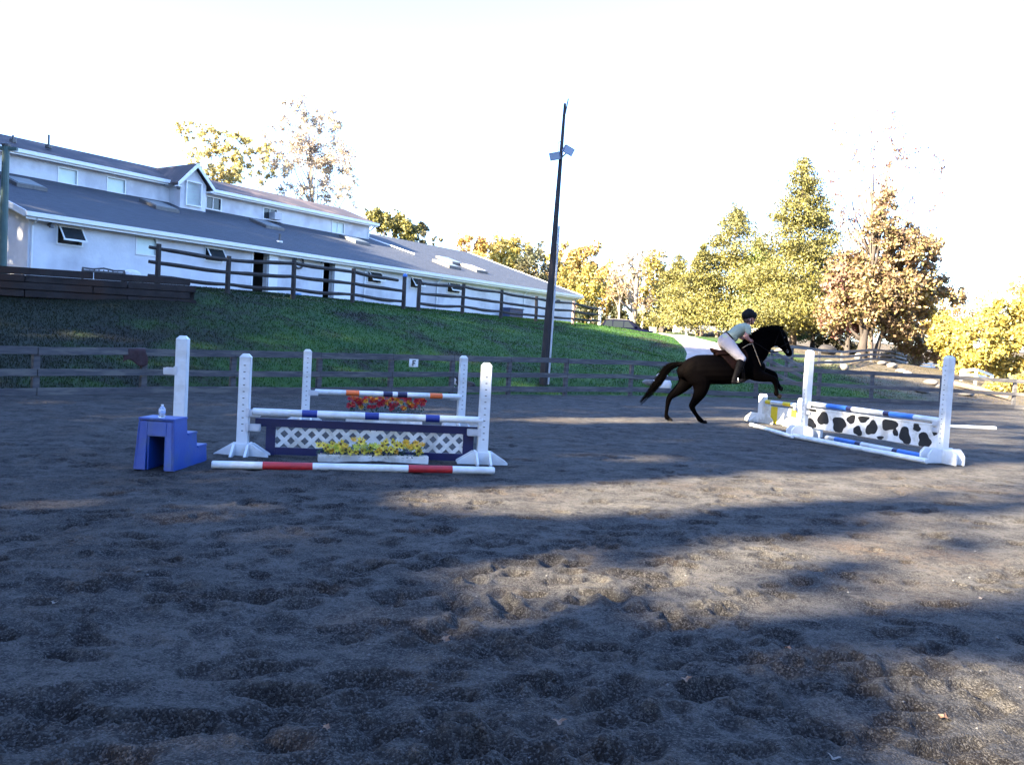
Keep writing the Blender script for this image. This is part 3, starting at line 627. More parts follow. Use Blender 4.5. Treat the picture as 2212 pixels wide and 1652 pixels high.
for i in range(len(up_)-1):
    if i == 4: continue                          # the narrow gap between the two posts
    a, b = up_[i], up_[i+1]
    for j, f_ in enumerate((.90,.57,.24)):
        ea = Vector((a[0],a[1],a[2]+(a[3]-a[2])*f_)); eb = Vector((b[0],b[1],b[2]+(b[3]-b[2])*f_))
        if i == 0: ea = ea - (eb-ea).normalized()*.28
        if i == 3 and j == 0: eb = ea.lerp(eb, .86); eb.z -= .05
        rail(sf, ea, eb, .062)
# ------------------------------------------------------------------ wall of railroad ties
tw = empty('railroad_tie_wall', (0,0,0), 0, 'low dark retaining wall of stacked railroad ties at the left end of the bank', 'retaining wall')
A0 = at(-190, 637, 23.0); A1 = at(420, 652, 26.0); zt_ = at(420, 603, 26).z; tdir = (A1-A0); tdir.z = 0; Lw = tdir.length; tdir.normalize(); twn = Vector((-tdir.y, tdir.x, 0))
zb_ = 2.05; nrow = 4; hh = (zt_-zb_)/nrow
for r_ in range(nrow):
    x = -.9 if r_ % 2 else 0
    while x < Lw-.1:
        x1 = min(x+2.6, Lw); xs = max(x, 0)
        if x1-xs > .3:
            o = rr.uniform(-.03,.03); mb = MB(); sl_ = lambda u: -.06*(1-u/Lw)
            p0 = A0+tdir*(xs+.01); p1 = A0+tdir*(x1-.01+ (rr.uniform(-.05,.1) if x1 >= Lw-.01 else 0))
            zc = zb_+hh*(r_+.5)
            mb.bar(Vector((p0.x,p0.y,zc+sl_(xs)))+twn*o, Vector((p1.x,p1.y,zc+sl_(x1)))+twn*(o+rr.uniform(-.01,.01)), .24, hh-.014)
            mb.build('tie', TIEW, tw, bevel=.012)
        x += 2.6
mb = MB(); mb.bar(A0+twn*.3+Vector((0,0,zb_-A0.z+.25)), A1+twn*.3+Vector((0,0,zb_-A1.z+.25)), .3, .5); mb.build('tie_backing', TIEW, tw)
# things behind that wall
p = at(224, 586, 27.0); g = lz(p.x, p.y); mb = MB(); h_ = p.z+.06-g
for k in range(9): mb.box(-.52+k*.13-.02,-.52+k*.13+.02,-.015,.015,.42,h_-.05+.03*math.cos((k-4)*.5))
mb.tube([(-.6,0,h_),(-.3,0,h_-.02),(0,0,h_+.03),(.3,0,h_-.02),(.6,0,h_)],.03,6); mb.tube([(-.6,0,.45),(.6,0,.45)],.025,6)
for sx in (-.58,.58): mb.box(sx-.03,sx+.03,-.03,.03,0,h_); mb.box(sx-.03,sx+.03,-.45,-.39,0,.45)
mb.box(-.6,.6,-.45,.0,.40,.44)
tag(mb.build('garden_bench', METAL, None, (p.x,p.y,g), .45), 'dark garden bench showing its curved back above the railroad tie wall', 'bench')
p = at(284, 589, 27.6); g = lz(p.x, p.y); mb = MB(); h_ = max(p.z+.06-g,.5); mb.lathe([(.28,0),(.30,h_*.6),(.26,h_*.85),(.14,h_*.97),(.02,h_)],16)
tag(mb.build('white_tub', WHITEP, None, (p.x,p.y,g), smooth=True), 'rounded white tub behind the railroad tie wall near the first fence post', 'tub')
# green pole at the left edge
p = at(6, 560, 27); g = lz(p.x,p.y); t = at(13, 316, 27).z
ep = empty('service_pole', (p.x,p.y,g), 0, 'tall dull green pole standing at the left edge before the stable corner', 'pole')
GREENP = pm('green_painted_pole',(.05,.10,.09),(.07,.12,.11),5,.6,.002,20)
mb = MB(); mb.tube([(0,0,-.2),(0,0,t-g)],[.115,.105],12); mb.build('shaft', GREENP, ep, smooth=False)
mb = MB(); mb.box(-1.2,.35,-.05,.05,t-g-.12,t-g-.02); mb.build('crossarm', GREENP, ep); 
mb = MB(); mb.lathe([(.12,t-g),(.13,t-g+.06),(.05,t-g+.12)],10); mb.build('cap', METAL, ep)

# ------------------------------------------------------------------ floodlight pole
b_ = at(1173, 828, 27.4); g = lz(b_.x,b_.y); tp = at(1222, 205, 27.4)
pl = empty('floodlight_pole', (b_.x,b_.y,g), 0, 'tall dark leaning timber pole with two floodlights behind the arena fence', 'pole')
T = Vector((tp.x-b_.x, 0, tp.z-g)); 
mb = MB(); n_ = 14; mb.tube([T*(i/n_-.03) for i in range(n_+1)], [.135-.095*(i/n_)**1.15 for i in range(n_+1)], 12); mb.build('shaft', POLEW, pl)
mb = MB(); cd = [T*u+Vector((.145-.095*u**1.15+.02,-.03,0)) for u in np.linspace(.0,.55,8)]; mb.tube(cd, .032, 8); mb.build('conduit', pm('grey_conduit',(.42,.46,.52),(.36,.4,.45),6,.5), pl)
mb = MB(); mb.tube([T*1.0+Vector((.02,0,-.6)), T*1.0+Vector((.09,0,-.12))],.02,6); mb.build('splinter', POLEW, pl)
def flood(px, py, tilt, yaw, w_=.36):
    c = at(px, py, 27.3)-Vector((b_.x,b_.y,g)); o = empty('floodlight', c); o.parent = pl; o.rotation_euler = (tilt[0], tilt[1], yaw)
    mb = MB(); mb.hexa([(-w_/2,-.06,-.12),(w_/2,-.06,-.12),(w_/2*.8,.08,-.10),(-w_/2*.8,.08,-.10),(-w_/2,-.06,.12),(w_/2,-.06,.12),(w_/2*.8,.08,.10),(-w_/2*.8,.08,.10)])
    mb.build('housing', pm('slate_metal',(.10,.13,.22),(.13,.16,.25),6,.4,metal=.3), o)
    mb = MB(); mb.box(-w_/2*.9,w_/2*.9,-.072,-.061,-.10,.10); mb.build('lens', pm('lamp_lens',(.35,.45,.6),None,rough=.15), o)
flood(1200, 337, (R(25),R(-6)), R(-25)); flood(1227, 325, (R(20),R(16)), R(35))
ax = at(1209,345,27.4)-Vector((b_.x,b_.y,g)); mb = MB(); mb.tube([ax+Vector((-.2,-.02,.12)),ax+Vector((0,-.02,.0)),ax+Vector((.25,-.02,.26))],.025,6)
mb.tube([ax+Vector((-.05,0,.05)),ax+Vector((-.08,0,.5)),ax+Vector((.02,0,.58))],.012,5); mb.build('bracket', METAL, pl)

# ------------------------------------------------------------------ jump equipment
def pole_thing(a, b, r_, bands, label, group, base=WHITE, name='jump_pole', cat='jump pole'):
    """bands: (u0, u1, material) along the pole"""
    a, b = Vector(a), Vector(b); t = b-a; Ln = t.length; o = empty(name, a, 0, label, cat, group)
    o.rotation_euler = t.to_track_quat('X','Z').to_euler()
    mb = MB(); e = .012
    mb.tube([(0,0,0),(e,0,0),(Ln*.5,0,0),(Ln-e,0,0),(Ln,0,0)],[r_*.8,r_,r_,r_,r_*.8],18); mb.build('shaft', base, o, smooth=False)
    for u0, u1, m_ in bands:
        mb = MB(); mb.tube([(Ln*u0,0,0),(Ln*u1,0,0)], r_+.0018, 18); mb.build('band', m_, o)
    return o
def standard(x, y, h, rz, label, group, cups=(), w_=.127, foot=.31, holes='-y', name='jump_standard', tall=False):
    """square post on a cross of two trapezoid feet; cups: (height, side sign) ; holes on one face"""
    o = empty(name, (x,y,0), rz, label, 'jump standard', group); a = w_/2
    mb = MB(); mb.box(-a,a,-a,a,.02,h-.02); mb.build('post', WHITE, o, bevel=.006)
    mb = MB(); mb.hexa([(-a-.004,-a-.004,h-.03),(a+.004,-a-.004,h-.03),(a+.004,a+.004,h-.03),(-a-.004,a+.004,h-.03),(-a*.5,-a*.5,h+.012),(a*.5,-a*.5,h+.012),(a*.5,a*.5,h+.012),(-a*.5,a*.5,h+.012)]); mb.build('post_cap', WHITE, o, bevel=.004)
    fh = .15; tp_ = .12
    for nm, rot in (('foot',0),('foot',math.pi/2)):
        mb = MB()
        for sy in (-1,1):
            y0 = sy*(a+.002); y1 = sy*(a+.03)
            mb.prism([(-foot,0),(foot,0),(foot,.03),(tp_,fh),(-tp_,fh),(-foot,.03)] if not tall else [(-foot,0),(foot,0),(foot,.14),(foot-.08,.22),(-foot+.08,.22),(-foot,.14)], min(y0,y1), max(y0,y1))
        f_ = mb.build(nm, WHITE, o, (0,0,.0 if rot==0 else .003), rot, bevel=.004)
    mb = MB(); z = .30
    while z < h-.1:
        if holes == '-y': mb.box(-.012,.012,-a-.0015,-a+.002,z,z+.010)
        else: mb.box(-a-.0015,-a+.002,-.012,.012,z,z+.010)
        z += .0762
    tag(mb.build('peg_holes', HOLE, o), kind='stuff')
    for (cz, s_) in cups:
        mb = MB(); mb.box(s_*(a-.03) if s_>0 else -a-.01, a+.01 if s_>0 else -(a-.03), -a-.012,-a-.002, cz-.06, cz+.04)
        x0, x1 = (a+.002, a+.13) if s_>0 else (-a-.13, -a-.002)
        mb.box(x0,x1,-.055,-.047,cz-.05,cz+.02); mb.box(x0,x1,.047,.055,cz-.05,cz+.02); mb.box(x0,x1,-.047,.047,cz-.06,cz-.05)
        mb.build('cup', GREYCUP, o, bevel=.003)
    return o
def flat(p): return (p.x, p.y)
g1 = 'low white jump standards of the blue and white oxer'
nl = (-3.12,10.15); nr = (-.32,10.62); fl_ = (-3.36,14.2); fr = (-.86,15.1)
pz = lambda px, py, d: at(px, py, d)
a_ = at(545,887+4,10.12); b2 = at(1042,903+4,10.58); a_.z = b2.z = (a_.z+b2.z)/2
standard(*nl, 1.19, .12, 'white standard at the left front of the lattice jump', g1, ((a_.z,1),(.36,1)))
standard(*nr, 1.23, .16, 'white standard at the right front of the lattice jump', g1, ((a_.z,-1),(.40,-1)))
c_ = at(680,848,14.25); d2 = at(996,855,15.05); zc = (c_.z+d2.z)/2
standard(*fl_, 1.2, .3, 'white standard at the left of the orange banded rear pole', g1, ((zc,1),))
standard(*fr, 1.22, .3, 'white standard at the right of the orange banded rear pole', g1, ((zc,-1),))
gp = 'striped jump poles'
U = lambda x, x0, x1: (x-x0)/(x1-x0)
pole_thing((a_.x,a_.y,a_.z), (b2.x,b2.y,a_.z+.006), .043, [(U(p,545,1042),U(q,545,1042),BLUEBAND) for p,q in ((649,681),(783,813),(915,946))], 'white jump pole with three royal blue bands above the lattice panel', gp)
pole_thing((c_.x,c_.y,zc), (d2.x,d2.y,zc), .045, [(U(744,680,996),U(772,680,996),ORANGEBAND),(U(823,680,996),U(843,680,996),NAVYBAND),(U(854,680,996),U(875,680,996),NAVYBAND),(U(925,680,996),U(953,680,996),ORANGEBAND)], 'white jump pole with two orange and two navy bands on the rear standards', gp)
e_ = gnd(457,1003,.045); f2 = gnd(1068,1016,.045)
pole_thing(e_, f2, .041, [(U(560.8,457,1068),U(665,457,1068),REDBAND),(U(872,457,1068),U(971,457,1068),REDBAND)], 'white pole with two red bands lying on the ground in front', gp)
# lattice panel
L0 = at(548, 995, 10.32); L1 = at(1030, 1008, 10.72); pv = L1-L0; pv.z = 0; PL = pv.length; prz = math.atan2(pv.y, pv.x)
pn = empty('lattice_panel', (L0.x,L0.y,0), prz, 'navy framed white lattice gate panel hung under the blue banded pole', 'jump panel')
s0, s1 = .13, PL-.06
mb = MB(); mb.box(0, PL, -.02,.02,.345,.44); mb.build('top_rail', NAVY, pn, bevel=.003)
mb = MB(); mb.box(s0+.11, s1-.13, -.018,.018,.01,.10); mb.build('bottom_rail', NAVY, pn, bevel=.003)
for x in (s0, s1-.13): mb = MB(); mb.box(x, x+.11+(.02 if x>1 else 0), -.0205,.0205,.0,.344); mb.build('stile', NAVY, pn, bevel=.003)
lx0, lx1, lz0, lz1 = s0+.11, s1-.13, .10, .345; sp = .162; wdt = .047
def slat_pieces(sg, y0, y1):
    k = int(-(lz1-lz0)/sp)-2
    while True:
        xb = lx0 + k*sp + (.02 if sg > 0 else .02)
        if xb > lx1 + (lz1-lz0) + sp: break
        # strip x = xb + sg*(z-lz0)
        hw = wdt/2*1.414; poly = [(xb-hw,lz0),(xb+hw,lz0),(xb+hw+sg*(lz1-lz0),lz1),(xb-hw+sg*(lz1-lz0),lz1)]
        def clip(poly, xc, keep):
            out = []
            for i in range(len(poly)):
                a, b = poly[i], poly[(i+1)%len(poly)]; ia, ib = (a[0]-xc)*keep >= 0, (b[0]-xc)*keep >= 0
                if ia: out.append(a)
                if ia != ib: t = (xc-a[0])/(b[0]-a[0]); out.append((xc, a[1]+(b[1]-a[1])*t))
            return out
        poly = clip(poly, lx0+.001, 1)
        if len(poly) > 2: poly = clip(poly, lx1-.001, -1)
        if len(poly) > 2: mb = MB(); mb.prism(poly, y0, y1); mb.build('slat', WHITEP, pn)
        k += 1
slat_pieces(1, -.008, -.001); slat_pieces(-1, .001, .008)
mb = MB(); xm = lx0+(lx1-lx0)*.513; mb.box(xm-.03,xm+.03,-.017,-.009,lz0,lz1); mb.build('centre_strip', WHITEP, pn)

# flower boxes
def petal_mesh(name, m1, m2, n=9, r_=.05, cup=.35, rg=random.Random(1)):
    mb = MB()
    for i in range(n):
        a = 2*math.pi*i/n+rg.uniform(-.15,.15); w_ = .9*math.pi/n; c, s_ = math.cos(a), math.sin(a)
        L_ = r_*rg.uniform(.85,1.1)
        p = [(0,0,0),(L_*.6*math.cos(a-w_),L_*.6*math.sin(a-w_),L_*cup*.5),(L_*c,L_*s_,L_*cup*rg.uniform(.6,1.1)),(L_*.6*math.cos(a+w_),L_*.6*math.sin(a+w_),L_*cup*.5)]
        mb.add(p, [(0,1,2,3)], 0)
    mb.lathe([(r_*.28,.0),(r_*.25,r_*.15),(r_*.1,r_*.24)], 7, 1)
    return mb.mesh(name, [m1, m2])
FY = pm('yellow_petals',(.62,.46,.03),(.75,.58,.06),20,.6,island=.25,trans=.2); FYG = pm('yellow_green_petals',(.45,.5,.05),(.55,.55,.08),20,.6,island=.25,trans=.2)
FR = pm('crimson_petals',(.45,.006,.03),(.5,.02,.04),20,.6,island=.3,trans=.2); FO = pm('orange_petals',(.62,.10,.01),(.7,.16,.02),20,.6,island=.3,trans=.2); FG = pm('gold_petals',(.68,.36,.02),(.75,.45,.04),20,.6,island=.3,trans=.2)
FC = pm('flower_centre',(.14,.07,.01)); FLF = pm('artificial_foliage',(.012,.05,.025),(.02,.075,.03),12,.6,island=.4,trans=.15)
MY = petal_mesh('flower_yellow',FY,FC,9,.052,.5); MYG = petal_mesh('flower_lime',FYG,FYG,10,.05,.6); MR = petal_mesh('flower_red',FR,FR,14,.05,.9); MO = petal_mesh('flower_orange',FO,FO,14,.052,.9); MG = petal_mesh('flower_gold',FG,FG,13,.048,.8)
def flower_box(x0, y0, x1, y1, h, label, meshes, n, fz, fh, spread, seed, foli=900):
    v = Vector((x1-x0,y1-y0,0)); L_ = v.length; o = empty('flower_box', (x0,y0,0), math.atan2(v.y,v.x), label, 'flower box')
    mb = MB(); t = .012; mb.box(0,L_,-.06,-.06+t,.006,h+.012); mb.box(0,L_,.06-t,.06,.006,h+.012); mb.box(0,t,-.048,.048,.006,h+.012); mb.box(L_-t,L_,-.048,.048,.006,h+.012); mb.box(t,L_-t,-.048,.048,.006,.016); mb.build('trough', WHITEP, o, bevel=.002)
    rg = random.Random(seed); nr_ = np.random.default_rng(seed)
    N = foli; C = np.c_[nr_.uniform(spread[0],L_-spread[1],N), nr_.normal(-.0,.045,N), nr_.uniform(h*.7,fz+fh*.45,N)]
    a = nr_.uniform(0,6.28,N); el = nr_.uniform(-.3,.9,N); l_ = nr_.uniform(.03,.06,N)
    dx = np.c_[np.cos(a)*np.cos(el),np.sin(a)*np.cos(el),np.sin(el)]; sd_ = np.c_[-np.sin(a),np.cos(a),np.zeros(N)]*.012
    V = np.stack([C, C+dx*l_[:,None]*.5+sd_, C+dx*l_[:,None], C+dx*l_[:,None]*.5-sd_],1).reshape(-1,3)
    tag(link('foliage', np_mesh('foliage',V,np.arange(N*4).reshape(-1,4),FLF), o), kind='stuff')
    for i in range(n):
        u = (i+.5)/n; x = spread[0]+(L_-spread[0]-spread[1])*u+rg.uniform(-.02,.02)
        f_ = link('flower', meshes[rg.randrange(len(meshes)) if not isinstance(meshes, tuple) else int(meshes[1][i % len(meshes[1])])] if not isinstance(meshes, tuple) else meshes[0][int(meshes[1][i % len(meshes[1])])], o)
        f_.location = (x, rg.uniform(-.085,.0), fz+rg.uniform(0,fh)); f_.rotation_euler = (R(rg.uniform(45,95)),rg.uniform(-.5,.5),rg.uniform(-.6,.6)); s_ = rg.uniform(.8,1.25); f_.scale = (s_,s_,s_)
    return o
p0, p1 = gnd(681,1001), gnd(921,1005)
flower_box(p0.x,p0.y+.12,p1.x,p1.y+.12,.085,'white flower box of yellow artificial flowers at the foot of the lattice panel',[MY,MY,MY,MYG,MG],46,.13,.14,(-.0,.06),4,700)
p0, p1 = gnd(742,915), gnd(908,920)
flower_box(p0.x,p0.y+.2,p1.x,p1.y+.2,.12,'white flower box of red, orange and gold flowers under the rear pole',([MR,MO,MG],'00210020102001200'),84,.27,.20,(.03,-.02),9,1500)
# ------------------------------------------------------------------ cow-spot jump, right
JL = (5.70,16.75); JR = (6.82,13.62); jv = Vector((JR[0]-JL[0], JR[1]-JL[1], 0)); JLn = jv.length; jrz = math.atan2(jv.y, jv.x)
g2 = 'tall white jump standards of the cow spotted jump'
standard(*JL, 1.67, jrz, 'tall white standard at the far end of the cow spotted jump', g2, ((.62,1),(.50,1)), .127, .36, '-y', tall=True)
standard(*JR, 1.67, jrz, 'tall white standard at the near end of the cow spotted jump', g2, ((.62,-1),(.52,-1)), .127, .36, '-y', tall=True)
tj = jv.normalized(); dL, dR = 16.7, 13.65
def persp(u): return u*dL/((1-u)*dR+u*dL)
def bands5(x0, x1, lst): return [(persp((p-x0)/(x1-x0)), persp((q-x0)/(x1-x0)), m_) for p, q, m_ in lst]
nrm = Vector((tj.y, -tj.x, 0))
if nrm.y > 0: nrm = -nrm
pa = Vector((*JL,.655))+tj*.075; pb = Vector((*JR,.655))-tj*.075
pole_thing(pa, pb, .045, bands5(580,1610,[(725,880,SKYBAND),(880,920,NAVYBAND),(1170,1215,NAVYBAND),(1215,1405,SKYBAND)]), 'white, mid blue and navy striped pole above the cow spotted plank', gp)
qa = gnd(1785,945,.045); qb = gnd(1996,986,.045)
pole_thing(qa, qb, .045, bands5(690,1440,[(760,915,SKYBAND),(915,955,NAVYBAND),(1200,1240,NAVYBAND),(1240,1422,SKYBAND)]), 'white, mid blue and navy striped pole lying under the cow spotted plank', gp)
qa = gnd(1713,941,.045); qb = gnd(2003,996,.045)
pole_thing(qa, qb, .045, [], 'plain white pole lying on the ground before the cow spotted jump', gp)
qa = gnd(1905,915,.05); qb = gnd(2151,925,.05)
pole_thing(qa, qb, .047, [], 'plain white pole lying on the ground behind the near tall standard', gp)
ck = empty('cow_spot_plank', (JL[0],JL[1],0), jrz, 'white plank painted with black cow spots hung between tall standards', 'jump plank')
x0, x1, z0, z1 = .10, JLn-.10, .20, .56
mb = MB(); mb.box(x0,x1,-.014,.014,z0,z1); mb.build('board', WHITEP, ck, bevel=.003)
mb = MB(); mb.box(x0,x1,-.024,.024,z1,z1+.025); mb.build('top_edge', WHITEP, ck, bevel=.003)
rs = random.Random(11)
for (cx, cy, rx, ry) in ((622,612,28,16),(618,712,34,36),(705,675,36,55),(825,718,56,52),(912,677,29,36),(1002,672,38,28),(965,760,36,32),(1068,737,42,52),(1195,710,52,48),(1245,764,19,30),(1318,788,42,64),(1400,727,31,27),(1135,806,26,13),(1465,822,54,52),(1537,752,21,34)):
    u = (cx-595)/965; yt = 605+112*u; yb = 742+138*u
    X = x0+(x1-x0)*persp(u); v = (cy-yt)/(yb-yt); Zc = z1-(z1-z0)*v; RX = rx/965*(x1-x0)*dL*dR/((1-u)*dR+u*dL)**2; RZ = ry/(yb-yt)*(z1-z0)
    poly = []; ph = [rs.uniform(0,6) for _ in range(3)]
    for k in range(22):
        a = 2*math.pi*k/22; q = 1+.16*math.sin(2*a+ph[0])+.12*math.sin(3*a+ph[1])+.06*math.sin(5*a+ph[2])
        poly.append((min(max(X+RX*q*math.cos(a),x0+.003),x1-.003), min(max(Zc+RZ*q*math.sin(a),z0+.003),z1-.003)))
    mb = MB(); mb.prism(poly, -.0165, -.0145); mb.build('spot', BLACKSPOT, ck)
# yellow and white jump behind
YL = gnd(1645,913); YR = gnd(1729,925); yv = YR-YL; yrz = math.atan2(yv.y, yv.x); yL = yv.length
def low_standard(p, label, s_):
    o = empty('jump_standard', p, yrz, label, 'jump standard', 'low standards of the yellow and white jump'); a = .072
    mb = MB(); mb.prism([(-a,0.02),(a,.02),(a,.60),(a*.6,.66),(-a*.6,.66),(-a,.60)], -a, a); mb.build('post', WHITEP, o, bevel=.006)
    for rot in (0, math.pi/2):
        mb = MB(); mb.prism([(-.42,0),(.42,0),(.42,.10),(.25,.22),(-.25,.22),(-.42,.10)], -.1, -.075) if rot == 0 else mb.prism([(-.3,0),(.3,0),(.3,.05),(.12,.16),(-.12,.16),(-.3,.05)], .075, .1)
        mb.build('foot', WHITEP, o, (0,0,.002*(rot>0)), rot, bevel=.004)
    mb = MB(); mb.box(min(0,s_*.13)+s_*a*.9, max(0,s_*.13)+s_*a*.9, -.05,.05,.38,.44); mb.build('cup', GREYCUP, o); return o
low_standard(YL, 'sunlit low white standard at the far end of the yellow striped jump', 1)
low_standard(YR, 'sunlit low white standard at the near end of the yellow striped jump', -1)
ty = yv.normalized()
ya, yb_ = YL+ty*.08+Vector((0,0,.49)), YR-ty*.08+Vector((0,0,.49))
pole_thing(ya, yb_, .045, [(.02,.18,YELLOW),(.55,.78,YELLOW)], 'short white pole with yellow bands on the low sunlit jump', gp)
yp = empty('striped_panel', YL, yrz, 'low panel of broad yellow and white upright stripes between low standards', 'jump panel')
nb = 5; xs = np.linspace(.08, yL-.08, nb+1); cols = [WHITEP,YELLOW,WHITEP,WHITEP,YELLOW]
for i in range(nb): mb = MB(); mb.box(xs[i]+.001,xs[i+1]-.001,-.02,.02,.03,.40); mb.build('stripe_board', cols[i], yp)
qa = gnd(1622,917,.04); qb = gnd(1712,943,.04)
pole_thing(qa, qb, .04, [], 'plain white pole on the ground before the yellow striped jump', gp)

# ------------------------------------------------------------------ mounting block, bottle, standard behind
b0 = gnd(287,1013); b1 = gnd(380,1017); brz_ = math.atan2((b1-b0).y, (b1-b0).x)-.13; BW = (b1-b0).length
blk = empty('mounting_block', b0, brz_, 'blue plastic three step mounting block with an arched opening and a bottle on top', 'mounting block')
H0, H1, H2 = .52, .345, .185; Y1, Y2, Y3 = .34, .58, .83; ia, ib, iz = BW*.29, BW*.76, .355; tp = .028
def wl(z): return tp*z/.5
mb = MB()                                       # shell: front with opening, sides, treads, risers
W_ = BW
prof = [(0,0),(Y3,0),(Y3,H2),(Y2,H2),(Y2,H1),(Y1,H1),(Y1,H0),(0,H0)]
def side(xs_):
    return [(xs_(z), y+ (wl(z) if y == 0 else 0), z) for y, z in prof]
t_ = .02
n_ = len(prof)
for a_s, b_s in ((lambda z: wl(z), lambda z: wl(z)+t_), (lambda z: W_-wl(z), lambda z: W_-wl(z)-t_)):
    A, B = side(a_s), side(b_s); mb.add(A+B, [tuple(range(n_)), tuple(range(2*n_-1,n_-1,-1))]+[(i,i+n_,(i+1)%n_+n_,(i+1)%n_) for i in range(n_)])
mb.build('side_wall', BLOCKBLUE, blk, bevel=.006)
mb = MB()
def fr_(x0_, x1_, z0_, z1_):
    f = lambda x, z: x if 0 < x < W_ else (wl(z)+t_+.001 if x <= 0 else W_-wl(z)-t_-.001)
    mb.hexa([(f(x0_,z0_),wl(z0_),z0_),(f(x1_,z0_),wl(z0_),z0_),(f(x1_,z0_),wl(z0_)+.02,z0_),(f(x0_,z0_),wl(z0_)+.02,z0_),(f(x0_,z1_),wl(z1_),z1_),(f(x1_,z1_),wl(z1_),z1_),(f(x1_,z1_),wl(z1_)+.02,z1_),(f(x0_,z1_),wl(z1_)+.02,z1_)])
fr_(0,ia,0,H0-.02); fr_(ib,W_,0,H0-.02); fr_(ia+.0,ib,iz,H0-.02)
mb.box(ia-.0,ia+.02,.03,.42,0,iz+.01); mb.box(ib-.02,ib,.03,.42,0,iz+.01); mb.box(ia,ib,.03,.42,iz-.01,iz+.012); mb.build('front_wall', BLOCKBLUE, blk, bevel=.004)
mb = MB(); mb.box(ia,ib,.40,.42,0,iz); mb.build('opening_back', BLOCKBLUE, blk)
for nm, ya_, yb2, z_ in (('tread',wl(H0)-.005,Y1+.008,H0),('tread',Y1+.01,Y2+.008,H1),('tread',Y2+.01,Y3+.01,H2)):
    mb = MB(); mb.box(wl(z_)-.006,W_-wl(z_)+.006,ya_,yb2,z_-.012,z_+.012); mb.build(nm, BLOCKBLUE, blk, bevel=.006)
for y_, za, zb in ((Y1,H1+.013,H0-.013),(Y2,H2+.013,H1-.013),(Y3,0,H2-.013)):
    mb = MB(); mb.box(wl(za)+t_,W_-wl(za)-t_,y_-.02,y_-.0015,za,zb); mb.build('riser', BLOCKBLUE, blk)
def bpos(x, y, z): return b0 + Matrix.Rotation(brz_, 3, 'Z') @ Vector((x,y,z))
bt = empty('water_bottle', bpos(BW*.53,.12,H0+.012), 0, 'small clear plastic water bottle standing on the blue mounting block', 'bottle')
CLEAR = bpy.data.materials.new('clear_plastic'); CLEAR.use_nodes = True; pb_ = CLEAR.node_tree.nodes['Principled BSDF']
pb_.inputs['Transmission Weight'].default_value = .75; pb_.inputs['Roughness'].default_value = .12; pb_.inputs['IOR'].default_value = 1.33; pb_.inputs['Base Color'].default_value = (.85,.92,.97,1)
mb = MB(); mb.lathe([(.028,0),(.033,.006),(.033,.03),(.031,.04),(.033,.05),(.033,.085),(.026,.105),(.013,.118),(.012,.124)],18); mb.build('bottle_body', CLEAR, bt, smooth=True)
mb = MB(); mb.lathe([(.0335,.045),(.0338,.082)],18); mb.build('paper_label', pm('bottle_label',(.25,.4,.7),(.6,.65,.75),30,.5), bt)
mb = MB(); mb.lathe([(.0145,.120),(.0145,.134),(.012,.136)],14); mb.build('cap', WHITE, bt)
standard(-3.80,9.98,1.36,.1,'single white standard behind the blue mounting block','spare white standard behind the mounting block',((.98,-1),),.127,.2,'none')

# ------------------------------------------------------------------ bodies
def loft(mb, nodes, n=16):
    """nodes: (x, y, z, rv, rl): elliptical rings, rl across (y), rv in the xz plane"""
    P = [Vector(q[:3]) for q in nodes]; rv = [q[3] for q in nodes]; rl = [q[4] if len(q) > 4 else q[3] for q in nodes]
    ts = [(P[min(i+1,len(P)-1)]-P[max(i-1,0)]).normalized() for i in range(len(P))]
    PP, A, B, TT = [], [], [], []
    t0, t1 = ts[0], ts[-1]
    for f_, s_ in ((.95,.3),(.7,.72),(.35,.93)): PP.append(P[0]-t0*rv[0]*f_*.8); A.append(rv[0]*s_); B.append(rl[0]*s_); TT.append(t0)
    PP += P; A += rv; B += rl; TT += ts
    for f_, s_ in ((.35,.93),(.7,.72),(.95,.3)): PP.append(P[-1]+t1*rv[-1]*f_*.8); A.append(rv[-1]*s_); B.append(rl[-1]*s_); TT.append(t1)
    b = len(mb.v); k = len(PP); pl = None
    for p, a, bb, t in zip(PP, A, B, TT):
        l = Vector((0,1,0)) - t*t.y
        if l.length < .25: l = Vector((1,0,0)) - t*t.x
        l.normalize(); u = t.cross(l).normalized()
        if pl is not None and l.dot(pl) < 0: l = -l; u = -u
        pl = l
        for j in range(n):
            an = 2*math.pi*j/n; mb.v.append(tuple(p + l*(math.cos(an)*bb) + u*(math.sin(an)*a)))
    for i in range(k-1):
        for j in range(n): mb.f.append((b+i*n+j,b+i*n+(j+1)%n,b+(i+1)*n+(j+1)%n,b+(i+1)*n+j)); mb.mi.append(0)
    mb.f.append(tuple(b+j for j in range(n))[::-1]); mb.mi.append(0); mb.f.append(tuple(b+(k-1)*n+j for j in range(n))); mb.mi.append(0)
def spline(nodes, m_=3):
    out = []; N = [np.array([q[0],q[1],q[2],q[3],q[4] if len(q) > 4 else q[3]], float) for q in nodes]
    for i in range(len(N)-1):
        p0, p1, p2, p3 = N[max(i-1,0)], N[i], N[i+1], N[min(i+2,len(N)-1)]
        for k in range(m_):
            t = k/m_; out.append(.5*((2*p1)+(-p0+p2)*t+(2*p0-5*p1+4*p2-p3)*t*t+(-p0+3*p1-3*p2+p3)*t**3))
    out.append(N[-1]); return [tuple(q[:3])+(max(q[3],.002),max(q[4],.002)) for q in out]
